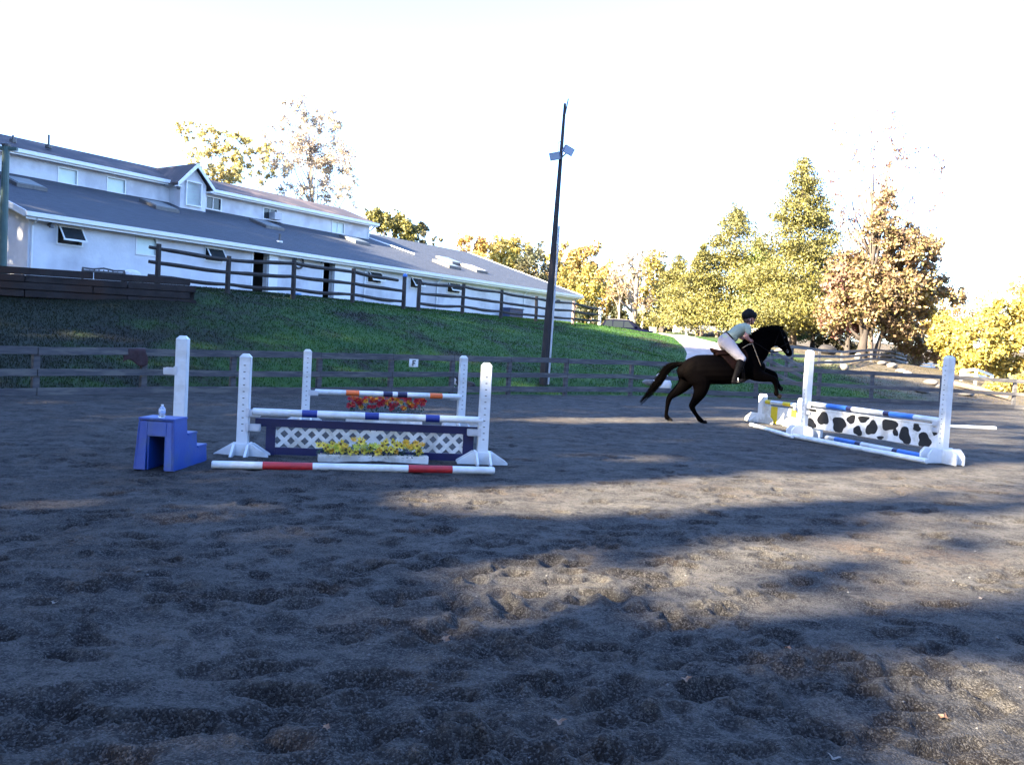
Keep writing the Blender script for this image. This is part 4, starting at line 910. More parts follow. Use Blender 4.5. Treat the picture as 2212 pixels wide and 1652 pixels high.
def organic(name, parts, mat_, parent, voxel=.012, smooth=3, fac=.5):
    mb = MB()
    for nd in parts: loft(mb, spline(nd) if len(nd) > 2 else nd)
    me = bpy.data.meshes.new('tmp'); me.from_pydata(mb.v, [], mb.f); me.update(); fix_normals(me)
    o = bpy.data.objects.new('tmp', me); COL.objects.link(o)
    r_ = o.modifiers.new('r','REMESH'); r_.mode = 'VOXEL'; r_.voxel_size = voxel; r_.adaptivity = 0
    s_ = o.modifiers.new('s','SMOOTH'); s_.iterations = smooth; s_.factor = fac
    dg = bpy.context.evaluated_depsgraph_get(); nm = bpy.data.meshes.new_from_object(o.evaluated_get(dg)); nm.name = name
    bpy.data.objects.remove(o); bpy.data.meshes.remove(me); nm.materials.clear(); nm.materials.append(mat_)
    nm.polygons.foreach_set('use_smooth', [True]*len(nm.polygons)); nm.update()
    return link(name, nm, parent)
KZ = .001843; CRR, SRR = math.cos(ROLL), math.sin(ROLL)
def Hz(zx, zy, y=0.0):
    dx, dz = (zx-915)*KZ, (1520-zy)*KZ; return (dx*CRR-dz*SRR, y, dx*SRR+dz*CRR)
def nd(zx, zy, y, rv, rl=None):
    return Hz(zx, zy, y) + (rv*KZ, (rl if rl is not None else rv*KZ))
HP = gnd(1518.5, 914.5)
COAT = pm('black_horse_coat',(.0005,.0004,.0006),(.0009,.0007,.0008),3,.7,.002,40,spec=.01,c3=(.0012,.0008,.0007),scale3=1.2)
HAIR = pm('black_horse_hair',(.0006,.0005,.0006),(.001,.0008,.0008),6,.8,spec=.02); HOOFM = pm('grey_hoof',(.004,.0035,.003),(.006,.005,.005),20,.7,spec=.04)
horse = empty('horse', HP, 0, 'black horse jumping to the right with forelegs tucked up, carrying a rider', 'horse')
def tb(x, top, bot, y, rl): return nd(x, (top+bot)/2, y, (bot-top)/2, rl)
NE, FA = -.13, .13                               # near and far side
parts = [
 [tb(672,835,1000,0,.15), tb(740,765,1040,0,.235), tb(830,725,1075,0,.275), tb(930,716,1065,0,.285), tb(1050,716,1062,0,.30), tb(1190,705,1066,0,.30), tb(1310,640,1050,0,.275), tb(1410,625,1035,0,.24), tb(1510,700,1010,0,.21), tb(1565,790,960,0,.16)],
 [nd(1290,760,0,130,.17), nd(1400,720,0,160,.17), nd(1500,690,0,158,.15), nd(1575,605,0,135,.115), nd(1655,525,0,112,.095), nd(1735,480,0,92,.085), nd(1785,478,0,74,.08)],
 [nd(1792,462,0,66,.082), nd(1806,520,0,80,.088), nd(1832,575,0,74,.075), nd(1868,630,0,56,.058), nd(1896,678,0,46,.052), nd(1912,708,0,38,.050)],
 [nd(1780,560,0,60,.078), nd(1762,585,0,40,.07)],
 # near hind
 [nd(790,890,NE,143,0.134), nd(860,1000,NE,132,0.134), nd(875,1090,NE,98,0.106), nd(850,1180,NE,71,0.078), nd(800,1260,NE,47,0.056), nd(772,1310,NE,40,0.047), nd(792,1365,NE,27,0.034), nd(835,1430,NE,24,0.030), nd(862,1466,NE,30,0.037), nd(890,1487,NE,24,0.034)],
 # far hind
 [nd(740,900,FA,117,0.123), nd(735,1010,FA,106,0.123), nd(690,1085,FA,76,0.095), nd(610,1155,FA,57,0.067), nd(548,1205,FA,39,0.047), nd(525,1250,FA,33,0.038), nd(508,1330,FA,24,0.030), nd(498,1415,FA,22,0.029), nd(503,1448,FA,30,0.036), nd(525,1470,FA,24,0.034)],
 # near fore
 [nd(1440,860,NE,138,0.112), nd(1500,935,NE,90,0.101), nd(1590,972,NE,61,0.073), nd(1680,990,NE,42,0.053), nd(1718,1012,NE,40,0.050), nd(1735,1060,NE,26,0.032), nd(1746,1120,NE,22,0.029), nd(1745,1163,NE,30,0.036), nd(1762,1182,NE,22,0.031)],
 # far fore
 [nd(1480,860,FA,117,0.112), nd(1570,900,FA,74,0.095), nd(1660,925,FA,54,0.067), nd(1735,940,FA,40,0.052), nd(1765,965,FA,38,0.047), nd(1785,1010,FA,26,0.032), nd(1803,1055,FA,22,0.029), nd(1815,1090,FA,30,0.036), nd(1832,1104,FA,22,0.031)],
 [nd(1798,412,-.045,14,.022), nd(1803,392,-.05,14,.018), nd(1803,378,-.05,4,.006)],
 [nd(1835,412,.045,14,.022), nd(1845,390,.05,13,.018), nd(1852,374,.05,4,.006)],
 [nd(1700,600,0,40,.06), nd(1730,560,0,60,.08)],
 [nd(1385,592,0,24,.05), nd(1480,500,0,24,.045), nd(1600,428,0,24,.04), nd(1720,402,0,22,.038), nd(1800,412,0,20,.035)],
]
organic('body', parts, COAT, horse, .012, 3)
def hoof(x, y, lat, ang):
    mb = MB(); mb.lathe([(.052,0),(.046,.035),(.037,.065),(.03,.07)],14); h_ = mb.build('hoof', HOOFM, horse, Hz(x,y,lat), smooth=False); h_.rotation_euler = (0,ang,0)
hoof(925,1515,NE,R(-18)); hoof(552,1500,FA,R(-32)); hoof(1795,1207,NE,R(-62)); hoof(1858,1122,FA,R(-75))
for s_ in (-1,1):
    mb = MB(); c = Vector(Hz(1838,520,s_*.083)); mb.lathe([(.002,-.016),(.011,-.012),(.016,0),(.011,.012),(.002,.016)],10); e_ = mb.build('eye', pm('horse_eye',(.01,.008,.008),None,rough=.08), horse, c, smooth=True)
    mb = MB(); c = Vector(Hz(1936,692,s_*.045)); mb.lathe([(.002,-.008),(.008,-.005),(.011,0),(.008,.005),(.002,.008)],8); mb.build('nostril', HOLE, horse, c)
# tail and mane strands
def strands(name, root_fn, n, mat_, parent, seed, rad=.0035):
    rg = random.Random(seed); mb = MB()
    for i in range(n):
        pts = root_fn(rg, i/n); k = len(pts)
        mb.tube(pts, [rad*(1-.75*(j/(k-1))**2) for j in range(k)], 3, cap=False)
    return tag(mb.build(name, mat_, parent), kind='stuff')
TC = [(672,818),(600,830),(535,850),(470,905),(420,985),(365,1060),(300,1140),(235,1215),(170,1290)]
TW = [12,20,30,42,46,42,36,30,20]
def tail_fn(rg, u):
    a = rg.gauss(0,.5); la = rg.gauss(0,.5); end = rg.uniform(.72,1.0) if rg.random() < .7 else rg.uniform(.35,.8); pts = []; wob = rg.uniform(0,6)
    for j in range(12):
        s_ = end*j/11*8; i = min(int(s_),7); f_ = s_-i; x = TC[i][0]*(1-f_)+TC[i+1][0]*f_; y = TC[i][1]*(1-f_)+TC[i+1][1]*f_; w_ = TW[i]*(1-f_)+TW[i+1]*f_
        pts.append(Hz(x+w_*a*.5+3*math.sin(wob+j*.7), y+w_*a*1.0+3*math.cos(wob+j*.6), la*w_*KZ*1.0))
    if end < .8: q = pts[-1]; pts[-1] = (q[0]+.01, q[1], q[2]-.03)
    return pts
strands('tail', tail_fn, 420, HAIR, horse, 3)
organic('dock', [[nd(690,822,0,26),nd(600,836,0,26),nd(530,862,0,27),nd(465,915,0,24),nd(400,1005,0,17),nd(330,1100,0,9)]], HAIR, horse, .012, 2)
MC = [(1385,580),(1430,535),(1480,487),(1540,445),(1600,415),(1660,398),(1720,390),(1775,392),(1808,400)]
def mane_fn(rg, u):
    s_ = rg.random()*7.99; i = int(s_); f_ = s_-i; x = MC[i][0]*(1-f_)+MC[i+1][0]*f_; y = MC[i][1]*(1-f_)+MC[i+1][1]*f_+12
    up_ = rg.uniform(8,36); side_ = rg.choice((-1,-1,1)); l_ = rg.uniform(30,90); x2 = x-rg.uniform(5,35)
    return [Hz(x,y,0), Hz(x-up_*.5,y-up_,side_*.015), Hz(x2-8,y-up_*.5,side_*.055), Hz(x2-4,y+l_*.5,side_*.105), Hz(x2,y+l_,side_*.125)]
strands('mane', mane_fn, 420, HAIR, horse, 5, .004)

# tack: saddle, bridle, breastplate
LEATH = pm('brown_leather',(.0045,.0018,.0016),(.008,.003,.0026),8,.75,.001,60,spec=.05); LEATHD = pm('dark_leather',(.004,.003,.003),(.007,.004,.004),8,.6,spec=.06); TAN = pm('tan_strap',(.30,.22,.13),(.22,.16,.10),10,.6); STEEL = pm('bright_steel',(.6,.6,.62),None,rough=.25,metal=.9)
sad = empty('saddle', HP, 0, 'brown leather jumping saddle on the black horse under the rider', 'saddle')
organic('seat', [[nd(1000,645,0,10,.10),nd(1030,672,0,26,.15),nd(1090,690,0,28,.16),nd(1160,682,0,26,.14),nd(1230,650,0,26,.11),nd(1290,612,0,26,.09),nd(1315,600,0,18,.06)],[nd(1060,710,-.09,24,.09),nd(1200,700,-.10,30,.09),nd(1280,665,-.09,30,.08)],[nd(1060,710,.09,24,.09),nd(1200,700,.10,30,.09),nd(1280,665,.09,30,.08)]], LEATH, sad, .01, 3)
def barrel(x, y):                               # half width of the trunk at a side-view point
    tops = [(930,716,1065,.285),(1050,716,1062,.30),(1190,705,1066,.30),(1310,640,1050,.275),(1410,625,1035,.24)]
    X_ = [q[0] for q in tops]; t_, b2_, r_ = (np.interp(x, X_, [q[k] for q in tops]) for k in (1,2,3)); c = (t_+b2_)/2; h_ = (b2_-t_)/2
    return float(r_*math.sqrt(max(.06, 1-((y-c)/h_)**2)))
def patch(name, edge_a, edge_b, par, mat_, s_, off, n=10, m_=8, th=.008):
    """sheet on the horse's side between two side-view edges"""
    V = []; 
    for j in range(m_+1):
        for i in range(n+1):
            u, v = i/n, j/m_; ax_ = np.interp(u*(len(edge_a)-1), range(len(edge_a)), [q[0] for q in edge_a]); ay = np.interp(u*(len(edge_a)-1), range(len(edge_a)), [q[1] for q in edge_a])
            bx = np.interp(u*(len(edge_b)-1), range(len(edge_b)), [q[0] for q in edge_b]); by = np.interp(u*(len(edge_b)-1), range(len(edge_b)), [q[1] for q in edge_b])
            x, y = ax_*(1-v)+bx*v, ay*(1-v)+by*v; V.append(Hz(x, y, s_*(barrel(x,y)+off)))
    Fq = [(j*(n+1)+i, j*(n+1)+i+1, (j+1)*(n+1)+i+1, (j+1)*(n+1)+i) for j in range(m_) for i in range(n)]
    o = link(name, np_mesh(name, V, Fq, mat_, True), par); so = o.modifiers.new('t','SOLIDIFY'); so.thickness = th; so.offset = 0; return o
for s_ in (-1,1):
    patch('flap', [(1090,712),(1160,700),(1230,680),(1300,640),(1335,640)], [(1200,860),(1235,890),(1290,895),(1350,850),(1392,740)], sad, LEATH, s_, .018)
    patch('girth', [(1300,850),(1345,850)], [(1335,1030),(1385,1020)], sad, LEATHD, s_, .016, 4, 8)
    organic('knee_roll', [[nd(1330,650,s_*.262,14,.02),nd(1372,700,s_*.268,16,.022),nd(1385,760,s_*.265,14,.02),nd(1372,800,s_*.27,8,.015)]], LEATH, sad, .008, 2)
    mb = MB(); mb.tube([Hz(1250,700,s_*.33),Hz(1262,840,s_*.35),Hz(1262,960,s_*.35)], .010, 5); mb.build('stirrup_leather', LEATHD, sad)
    mb = MB(); c = Vector(Hz(1265,1010,s_*.345)); mb.tube([c+Vector((-.0,.055*math.cos(a)-.0,.055*math.sin(a)+.01)) for a in np.linspace(-.6,math.pi+.6,12)], .007, 5); mb.box(c.x-.02,c.x+.02,c.y-.05,c.y+.05,c.z-.035,c.z-.022); mb.build('stirrup_iron', STEEL, sad)
br = empty('bridle', HP, 0, 'dark leather bridle with steel bit and reins on the horse\'s head', 'bridle')
for s_ in (-1,1):
    mb = MB(); mb.tube([Hz(1790,425,s_*.075),Hz(1815,500,s_*.094),Hz(1845,580,s_*.083),Hz(1875,650,s_*.066),Hz(1885,672,s_*.062)], .008, 5); mb.build('cheek_strap', LEATHD, br)
    mb = MB(); c = Vector(Hz(1880,676,s_*.066)); mb.tube([c+Vector((.026*math.cos(a),0,.026*math.sin(a))) for a in np.linspace(0,6.283,14)], .005, 5, cap=False); mb.build('bit_ring', STEEL, br)
    mb = MB(); mb.tube([Hz(1882,680,s_*.07),Hz(1840,672,s_*.085),Hz(1780,680,s_*.10),Hz(1700,690,s_*.13),Hz(1640,672,s_*.15),Hz(1560,620,s_*.15),Hz(1480,572,s_*.12),Hz(1440,560,s_*.09)], .008, 5); mb.build('rein', LEATHD, br)
ring_ = lambda cx, cy, rv, rl, tx, ty_: [Vector(Hz(cx+tx*rv*math.sin(a), cy+ty_*rv*math.sin(a), rl*math.cos(a))) for a in np.linspace(0,6.283,20)]
mb = MB(); mb.tube(ring_(1852,598,74,.075,.85,-.5), .009, 5, cap=False); mb.build('noseband', LEATHD, br)
mb = MB(); mb.tube([Hz(1800,450,-.088),Hz(1850,440,-.06),Hz(1868,438,0),Hz(1850,440,.06),Hz(1800,450,.088)], .009, 5); mb.build('browband', LEATHD, br)
mb = MB(); mb.tube([Hz(1790,425,-.078),Hz(1782,400,-.05),Hz(1780,392,0),Hz(1782,400,.05),Hz(1790,425,.078)], .009, 5); mb.build('crownpiece', LEATHD, br)
mb = MB(); mb.tube([Hz(1790,430,-.085),Hz(1760,500,-.095),Hz(1730,590,-.085),Hz(1722,612,-.03),Hz(1722,612,.03),Hz(1730,590,.085),Hz(1760,500,.095),Hz(1790,430,.085)], .007, 5); mb.build('throat_lash', LEATHD, br)
bp_ = empty('breastplate', HP, 0, 'tan breastplate strap crossing the horse\'s shoulder in front of the saddle', 'breastplate')
for s_ in (-1,1):
    mb = MB(); mb.tube([Hz(1330,640,s_*.24),Hz(1400,600,s_*.20),Hz(1455,590,s_*.185)], .008, 5); mb.tube([Hz(1455,590,s_*.19),Hz(1480,660,s_*.195),Hz(1508,735,s_*.21),Hz(1535,800,s_*.20),Hz(1575,880,s_*.13),Hz(1590,905,0)], .009, 5); mb.build('strap', TAN, bp_)

# ------------------------------------------------------------------ rider
SKIN = pm('skin',(.40,.17,.13),(.45,.20,.15),14,.5); SHIRT = pm('pale_green_cotton',(.29,.32,.24),(.24,.27,.2),5,.85,.012,9); BREECH = pm('pale_grey_breeches',(.28,.26,.28),(.24,.22,.24),6,.8,.010,10)
BOOT = pm('black_boot_leather',(.0015,.0015,.0025),(.003,.003,.004),8,.6,spec=.04); HELM = pm('black_velvet',(.0015,.0015,.0025),(.003,.003,.004),14,.75,spec=.2); BRN = pm('brown_hair',(.045,.02,.014),(.07,.03,.02),30,.6)
rd = empty('person', HP, 0, 'rider crouched over the black horse in pale green shirt, grey breeches and black helmet', 'person')
torso = lambda g=0: [nd(1165,545,0,68+g,.165+g*KZ), nd(1215,512,0,62+g,.145+g*KZ), nd(1285,462,0,64+g,.145+g*KZ), nd(1345,425,0,66+g,.165+g*KZ), nd(1390,398,0,48+g,.150+g*KZ)]
leg = lambda s_, g=0: [nd(1165,568,s_*.09,80+g,.105+g*KZ), nd(1215,640,s_*.20,66+g,.085+g*KZ), nd(1265,710,s_*.29,54+g,.068+g*KZ), nd(1318,768,s_*.335,44+g,.055+g*KZ)]
shank = lambda s_, g=0: [nd(1315,772,s_*.338,42+g,.05+g*KZ), nd(1290,840,s_*.350,44+g,.05+g*KZ), nd(1265,900,s_*.352,34+g,.04+g*KZ), nd(1240,965,s_*.350,26+g,.032+g*KZ), nd(1228,1000,s_*.348,26+g,.033+g*KZ)]
foot = lambda s_, g=0: [nd(1215,1025,s_*.348,24+g,.034+g*KZ), nd(1262,1022,s_*.35,24+g,.038+g*KZ), nd(1318,1012,s_*.355,17+g,.035+g*KZ)]
uarm = lambda s_, g=0: [nd(1398,402,s_*.165,36+g,.045+g*KZ), nd(1392,455,s_*.205,30+g,.04+g*KZ), nd(1374,508,s_*.215,25+g,.034+g*KZ)]
farm = lambda s_: [nd(1374,508,s_*.215,25,.034), nd(1400,530,s_*.18,24,.030), nd(1428,550,s_*.14,17,.022)]
def hand(s_):
    o = [[nd(1428,550,s_*.14,17,.020), nd(1445,558,s_*.12,21,.018), nd(1460,566,s_*.10,19,.018)]]
    for k, l_ in enumerate((28,32,30,24)):
        y0 = 550+k*9; o.append([nd(1458,y0,s_*.10,5.2,.0085), nd(1458+l_*.55,y0+4,s_*.095,5,.008), nd(1458+l_*.5,y0+16,s_*.075,4.4,.0075)])
    o.append([nd(1438,545,s_*.115,5.5,.009), nd(1455,536,s_*.09,5.2,.0085), nd(1470,540,s_*.075,4.2,.007)]); return o
head = [[nd(1395,392,0,34,.062), nd(1420,362,0,30,.055), nd(1445,330,0,34,.055)], [nd(1430,262,0,50,.072), nd(1447,285,0,62,.078), nd(1460,318,0,48,.066), nd(1478,345,0,22,.038)],
        [nd(1500,305,0,9,.012), nd(1512,318,0,10,.013)], [nd(1493,335,0,9,.02), nd(1500,338,0,6,.018)], [nd(1440,315,-.078,12,.012), nd(1440,328,-.078,8,.010)], [nd(1440,315,.078,12,.012), nd(1440,328,.078,8,.010)]]
bod = [torso(), head[0]] + head[1:]
for s_ in (-1,1): bod += [leg(s_), shank(s_), foot(s_), uarm(s_), farm(s_)] + hand(s_)
organic('body', bod, SKIN, rd, .0085, 2, .4)
organic('shirt', [[q for q in torso(7)], [nd(1395,392,0,40,.075), nd(1408,378,0,36,.066)], [nd(1180,535,0,66,.16),nd(1230,505,0,70,.16),nd(1265,520,-.0,60,.14)]] + [[nd(1392,400,s_*.15,46,.058), nd(1402,420,s_*.185,42,.054), nd(1398,462,s_*.208,36,.048)] for s_ in (-1,1)], SHIRT, rd, .0085, 3)
organic('breeches', [[nd(1150,560,0,78,.165),nd(1185,530,0,72,.165),nd(1205,516,0,68,.160)], [nd(1135,560,-.07,60,.09),nd(1160,580,-.08,70,.09)], [nd(1135,560,.07,60,.09),nd(1160,580,.08,70,.09)]] + [leg(s_,5) for s_ in (-1,1)], BREECH, rd, .0085, 3)
mb = MB(); c = Vector(Hz(1210,510)); pts = []
for a in np.linspace(0,6.283,26): pts.append(Vector(Hz(1214+46*math.sin(a), 512+58*math.sin(a), .170*math.cos(a))))
mb.tube(pts, .014, 6, cap=False); mb.build('belt', LEATHD, rd)
for s_ in (-1,1): organic('boot', [[nd(1306,782,s_*.340,48,.058)]+shank(s_,6)[1:], foot(s_,4)], BOOT, rd, .008, 2)
organic('hair', [[nd(1398,290,0,30,.06),nd(1402,320,0,30,.062),nd(1412,342,0,24,.055)], [nd(1425,310,-.07,20,.018),nd(1432,335,-.068,14,.015)], [nd(1425,310,.07,20,.018),nd(1432,335,.068,14,.015)]], BRN, rd, .008, 2)
hl = organic('helmet', [[nd(1420,300,0,40,.075),nd(1432,258,0,70,.098),nd(1448,240,0,68,.096)], [nd(1400,262,0,60,.09),nd(1450,256,0,66,.096),nd(1490,262,0,48,.08)], [nd(1385,300,0,22,.06),nd(1388,285,0,26,.07)]], HELM, rd, .008, 3)
V = []; 
for j in range(5):
    for i in range(13):
        a = (i/12-.5)*2.0; r1 = .095+.055*(j/4)*math.cos(a*.9); c = Vector(Hz(1462,282-6*(j/4)*0))
        V.append((c.x+r1*math.cos(a)*1.0-.02, c.y+r1*math.sin(a)*.95, c.z-.006*j+.0))
o = link('visor', np_mesh('visor', V, [(j*13+i,j*13+i+1,j*13+i+14,j*13+i+13) for j in range(4) for i in range(12)], HELM, True), hl); so = o.modifiers.new('t','SOLIDIFY'); so.thickness = .005
mb = MB()
for s_ in (-1,1): mb.tube([Hz(1452,300,s_*.088),Hz(1462,335,s_*.07),Hz(1468,366,s_*.035),Hz(1468,370,0)], .0075, 5)
mb.build('chin_strap', BOOT, hl)
for s_ in (-1,1):
    mb = MB(); mb.lathe([(.001,-.007),(.006,-.004),(.008,0),(.006,.004),(.001,.007)],8); mb.build('eye', pm('eye_dark',(.02,.015,.012),None,rough=.2), rd, Hz(1492,296,s_*.030))
# ------------------------------------------------------------------ vegetation
def leaves_mesh(name, C, size, rg, mat_, aspect=.7, droop=0.0):
    N = len(C); a = rg.uniform(0,2*np.pi,N); cz = rg.uniform(-1,1,N); s_ = np.sqrt(1-cz*cz)
    n_ = np.c_[s_*np.cos(a), s_*np.sin(a), cz*(1-droop)]; n_ /= np.linalg.norm(n_,axis=1)[:,None]
    r2 = rg.normal(size=(N,3)); t = np.cross(n_, r2); t /= np.linalg.norm(t,axis=1)[:,None]+1e-9; b = np.cross(n_, t)
    sz = size*rg.uniform(.5,1.35,N)[:,None]; t = t*sz*.5; b = b*sz*.5*aspect
    V = np.stack([C-t, C+b*.9+t*.1, C+t, C-b], 1).reshape(-1,3)
    return np_mesh(name, V, np.arange(N*4).reshape(-1,4), mat_)
def clumped(rg, ells, n, nsub, sr=(.16,.34), flat=1.0, shell=.5):
    """ells: centre xyz, rx, ry, rz; leaves gathered in sub-clumps nearer to the shell"""
    E = np.array(ells, float); wts = (E[:,3]*E[:,5])**1.0; wts /= wts.sum(); k = rg.choice(len(E), nsub, p=wts)
    d = rg.normal(size=(nsub,3)); d /= np.linalg.norm(d,axis=1)[:,None]; rr_ = rg.uniform(shell**3,1,nsub)**(1/3)
    C = E[k,:3] + d*rr_[:,None]*E[k,3:6]*.92; R_ = (E[k,3]+E[k,5])/2*rg.uniform(sr[0],sr[1],nsub)
    w_ = R_**2; w_ /= w_.sum(); j = rg.choice(nsub, n, p=w_)
    g = rg.normal(size=(n,3))*.5; P = C[j] + g*R_[j][:,None]*np.array([1,1,flat]); return P, C, R_
def trunk_mesh(mb, base, top, r0, bend, rg, n=7):
    base, top = Vector(base), Vector(top); pts = []; rad = []; ph = rg.uniform(0,6)
    for i in range(n+1):
        u = i/n; p = base.lerp(top,u); p.x += bend*math.sin(ph+u*3)*u*(1.2-u); p.y += bend*math.cos(ph+u*2.4)*u*(1.2-u); pts.append(p); rad.append(r0*(1-.82*u)+(.25*r0 if i == 0 else 0))
    mb.tube(pts, rad, 8); return pts, rad
def px2w(px, py, d): p = at(px, py, d); return np.array([p.x, p.y, p.z])
BARKD = pm('dark_bark',(0.031,0.025,0.022),(0.056,0.046,0.040),3,.9,.02,10,stretch=(3,3,.5)); BARKP = pm('pale_bark',(0.260,0.223,0.186),(0.174,0.143,0.118),3,.85,.01,10,stretch=(3,3,.6))
BARKM = pm('brown_bark',(0.099,0.074,0.056),(0.155,0.118,0.093),3,.9,.015,10,stretch=(3,3,.5))
LM = {
 'yellow': leaf_mat('yellow_leaves',(0.414,0.337,0.074),(0.336,0.247,0.065),(0.217,0.198,0.065)),
 'orange': leaf_mat('orange_leaves',(0.354,0.241,0.073),(0.301,0.170,0.064),(0.354,0.285,0.064)),
 'rust': leaf_mat('rust_leaves',(0.176,0.074,0.070),(0.203,0.114,0.085),(0.216,0.148,0.077)),
 'tan': leaf_mat('tan_leaves',(.25,.175,.10),(.18,.115,.07),(.24,.20,.07)),
 'cedar': leaf_mat('cedar_sprays',(0.180,0.159,0.032),(0.139,0.129,0.032),(0.083,0.083,0.029),.5,.15),
 'green': leaf_mat('green_leaves',(0.100,0.150,0.030),(0.068,0.113,0.027),(0.150,0.162,0.039),.4,.25),
 'olive': leaf_mat('olive_leaves',(0.082,0.088,0.042),(0.125,0.106,0.051),(0.050,0.056,0.039)),
 'straw': leaf_mat('straw_leaves',(.46,.42,.20),(.42,.34,.13),(.30,.26,.10)),
 'pale': leaf_mat('pale_leaves',(0.468,0.422,0.313),(0.412,0.349,0.275),(0.319,0.255,0.199)),
 'deep': leaf_mat('deep_green_leaves',(0.026,0.039,0.016),(0.042,0.047,0.016),(0.062,0.052,0.016)),
}
def deciduous(label, gpx, d, ells_px, n, leaf, mat_, seed, bark=BARKM, r0=.22, group='autumn trees beyond the arena', nsub=60, sr=(.16,.34), limbs=9, trunk_top=None, name='autumn_tree', shell=.5, twigs=0, depth=.8):
    rg = np.random.default_rng(seed); E = []
    for (px, py, rx, ry) in ells_px:
        c = px2w(px, py, d); s_ = d/1876; E.append([c[0], c[1]+rg.uniform(-1,1), c[2], rx*s_, rx*s_*depth, ry*s_])
    P, C, R_ = clumped(rg, E, n, nsub, sr, 1.0, shell)
    b = px2w(gpx, 740, d); gz = lz(b[0], d); root = empty(name, (b[0], d, gz), 0, label, 'tree', group); off = np.array([b[0], d, gz])
    mb = MB(); E = np.array(E); top = E[:,2].max() if trunk_top is None else px2w(gpx, trunk_top, d)[2]; ti = E[:,2].argmax()
    tp_ = (E[ti,0]*.6+b[0]*.4, d, top-.1*(top-gz)); pts, rad = trunk_mesh(mb, (b[0],d,gz-.3), tp_, r0, .25, rg)
    for k in rg.choice(nsub, min(limbs, nsub), replace=False):
        c = Vector(C[k]); u = min(max((c.z-gz)/(top-gz)*.62, .15), .8)*len(pts); i = min(int(u), len(pts)-2); s0 = pts[i]
        if (c-s0).length < .4: continue
        mid = s0.lerp(c,.5)+Vector((rg.uniform(-.2,.2),rg.uniform(-.2,.2),-.10*(c-s0).length)); mb.tube([s0,s0.lerp(mid,.55),mid,mid.lerp(c,.6)+Vector((0,0,.1)),c], [rad[i]*.55,rad[i]*.42,rad[i]*.3,rad[i]*.18,.015], 5)
    for k in range(twigs):
        c = Vector(C[rg.integers(nsub)]); e = c+Vector(rg.normal(0,.9,3)); mb.tube([c,c.lerp(e,.5)+Vector(rg.normal(0,.12,3)),e],[.03,.02,.008],3)
    mb.v = [tuple(np.array(v)-off) for v in mb.v]; mb.build('trunk', bark, root, smooth=True)
    link('crown', leaves_mesh('crown', P-off, leaf, rg, mat_), root); return root
def cedar(label, gpx, d, apex, low, half, n, leaf, mat_, seed, bark=BARKD, r0=.2, group='cedars beyond the arena', lean=0, trunk_px=None):
    rg = np.random.default_rng(seed); a = px2w(apex[0], apex[1], d); l_ = px2w(gpx, low, d); hw = half*d/1876; H_ = a[2]-l_[2]
    m_ = 230; u = rg.uniform(0,1,m_)**.8; ang = rg.uniform(0,2*np.pi,m_); lay = 1+.28*np.sin(u*34+rg.uniform(0,6))+.18*np.sin(ang*3+u*9)
    rr_ = hw*(1-(1-u))**.85*lay*rg.uniform(.35,1.05,m_)
    C = np.c_[l_[0]+(a[0]-l_[0])*(1-u)+rr_*np.cos(ang), d+rr_*np.sin(ang)*.9, a[2]-H_*u-rr_*.12]
    R_ = (.20+.42*u)*hw*.42; w_ = R_**1.6; w_ /= w_.sum(); j = rg.choice(m_, n, p=w_); P = C[j]+rg.normal(size=(n,3))*R_[j][:,None]*np.array([.62,.62,.24])
    sel = rg.random(n) < .3; P[sel,2] -= rg.uniform(0,.35,sel.sum())
    b = px2w(gpx, 740, d); gz = lz(b[0], d); root = empty('cedar_tree', (b[0], d, gz), 0, label, 'tree', group); off = np.array([b[0], d, gz]); mb = MB()
    pts, rad = trunk_mesh(mb, (b[0],d,gz-.3), (a[0],d,a[2]-.3), r0, .15, rg, 9)
    for k in range(0, m_, 4):
        c = Vector(C[k]); i = min(max(int((c.z-gz+.4)/(a[2]-gz)*9), 1), 8); s0 = pts[i]
        if s0.z < c.z+1.5 and (c-s0).length > .3: mb.tube([s0, s0.lerp(c,.5)+Vector((0,0,.12)), c],[rad[i]*.3,rad[i]*.2,.01],4)
    mb.v = [tuple(np.array(v)-off) for v in mb.v]; mb.build('trunk', bark, root, smooth=True)
    link('crown', leaves_mesh('crown', P-off, leaf, rg, mat_, .55), root); return root
# behind the stable
deciduous('sparse yellow tree rising behind the stable roof left of the pale tree',470,88,[(435,290,55,30),(500,315,60,38),(560,350,45,50),(470,360,80,45),(440,400,50,30)],6500,.32,LM['straw'],11,BARKM,.2,nsub=190,sr=(.07,.16),twigs=40)
deciduous('tall pale thinly leaved tree behind the stable roof',690,92,[(640,250,45,50),(690,290,55,70),(735,380,42,85),(660,370,70,80),(755,425,25,40),(600,330,40,60),(766,405,18,52)],12000,.26,LM['pale'],12,BARKP,.26,nsub=190,sr=(.08,.19),limbs=24,twigs=110)
deciduous('yellow green crowned tree at the right end of the upper storey',840,90,[(835,480,45,30),(870,500,35,30),(815,470,30,20)],6500,.30,LM['cedar'],13,BARKD,.25,nsub=60)
deciduous('small green tree with an airy crown beyond the stable ridge',915,96,[(905,500,30,22),(945,520,14,14),(890,520,30,20)],3000,.28,LM['olive'],14,BARKD,.2,nsub=40,sr=(.14,.26))
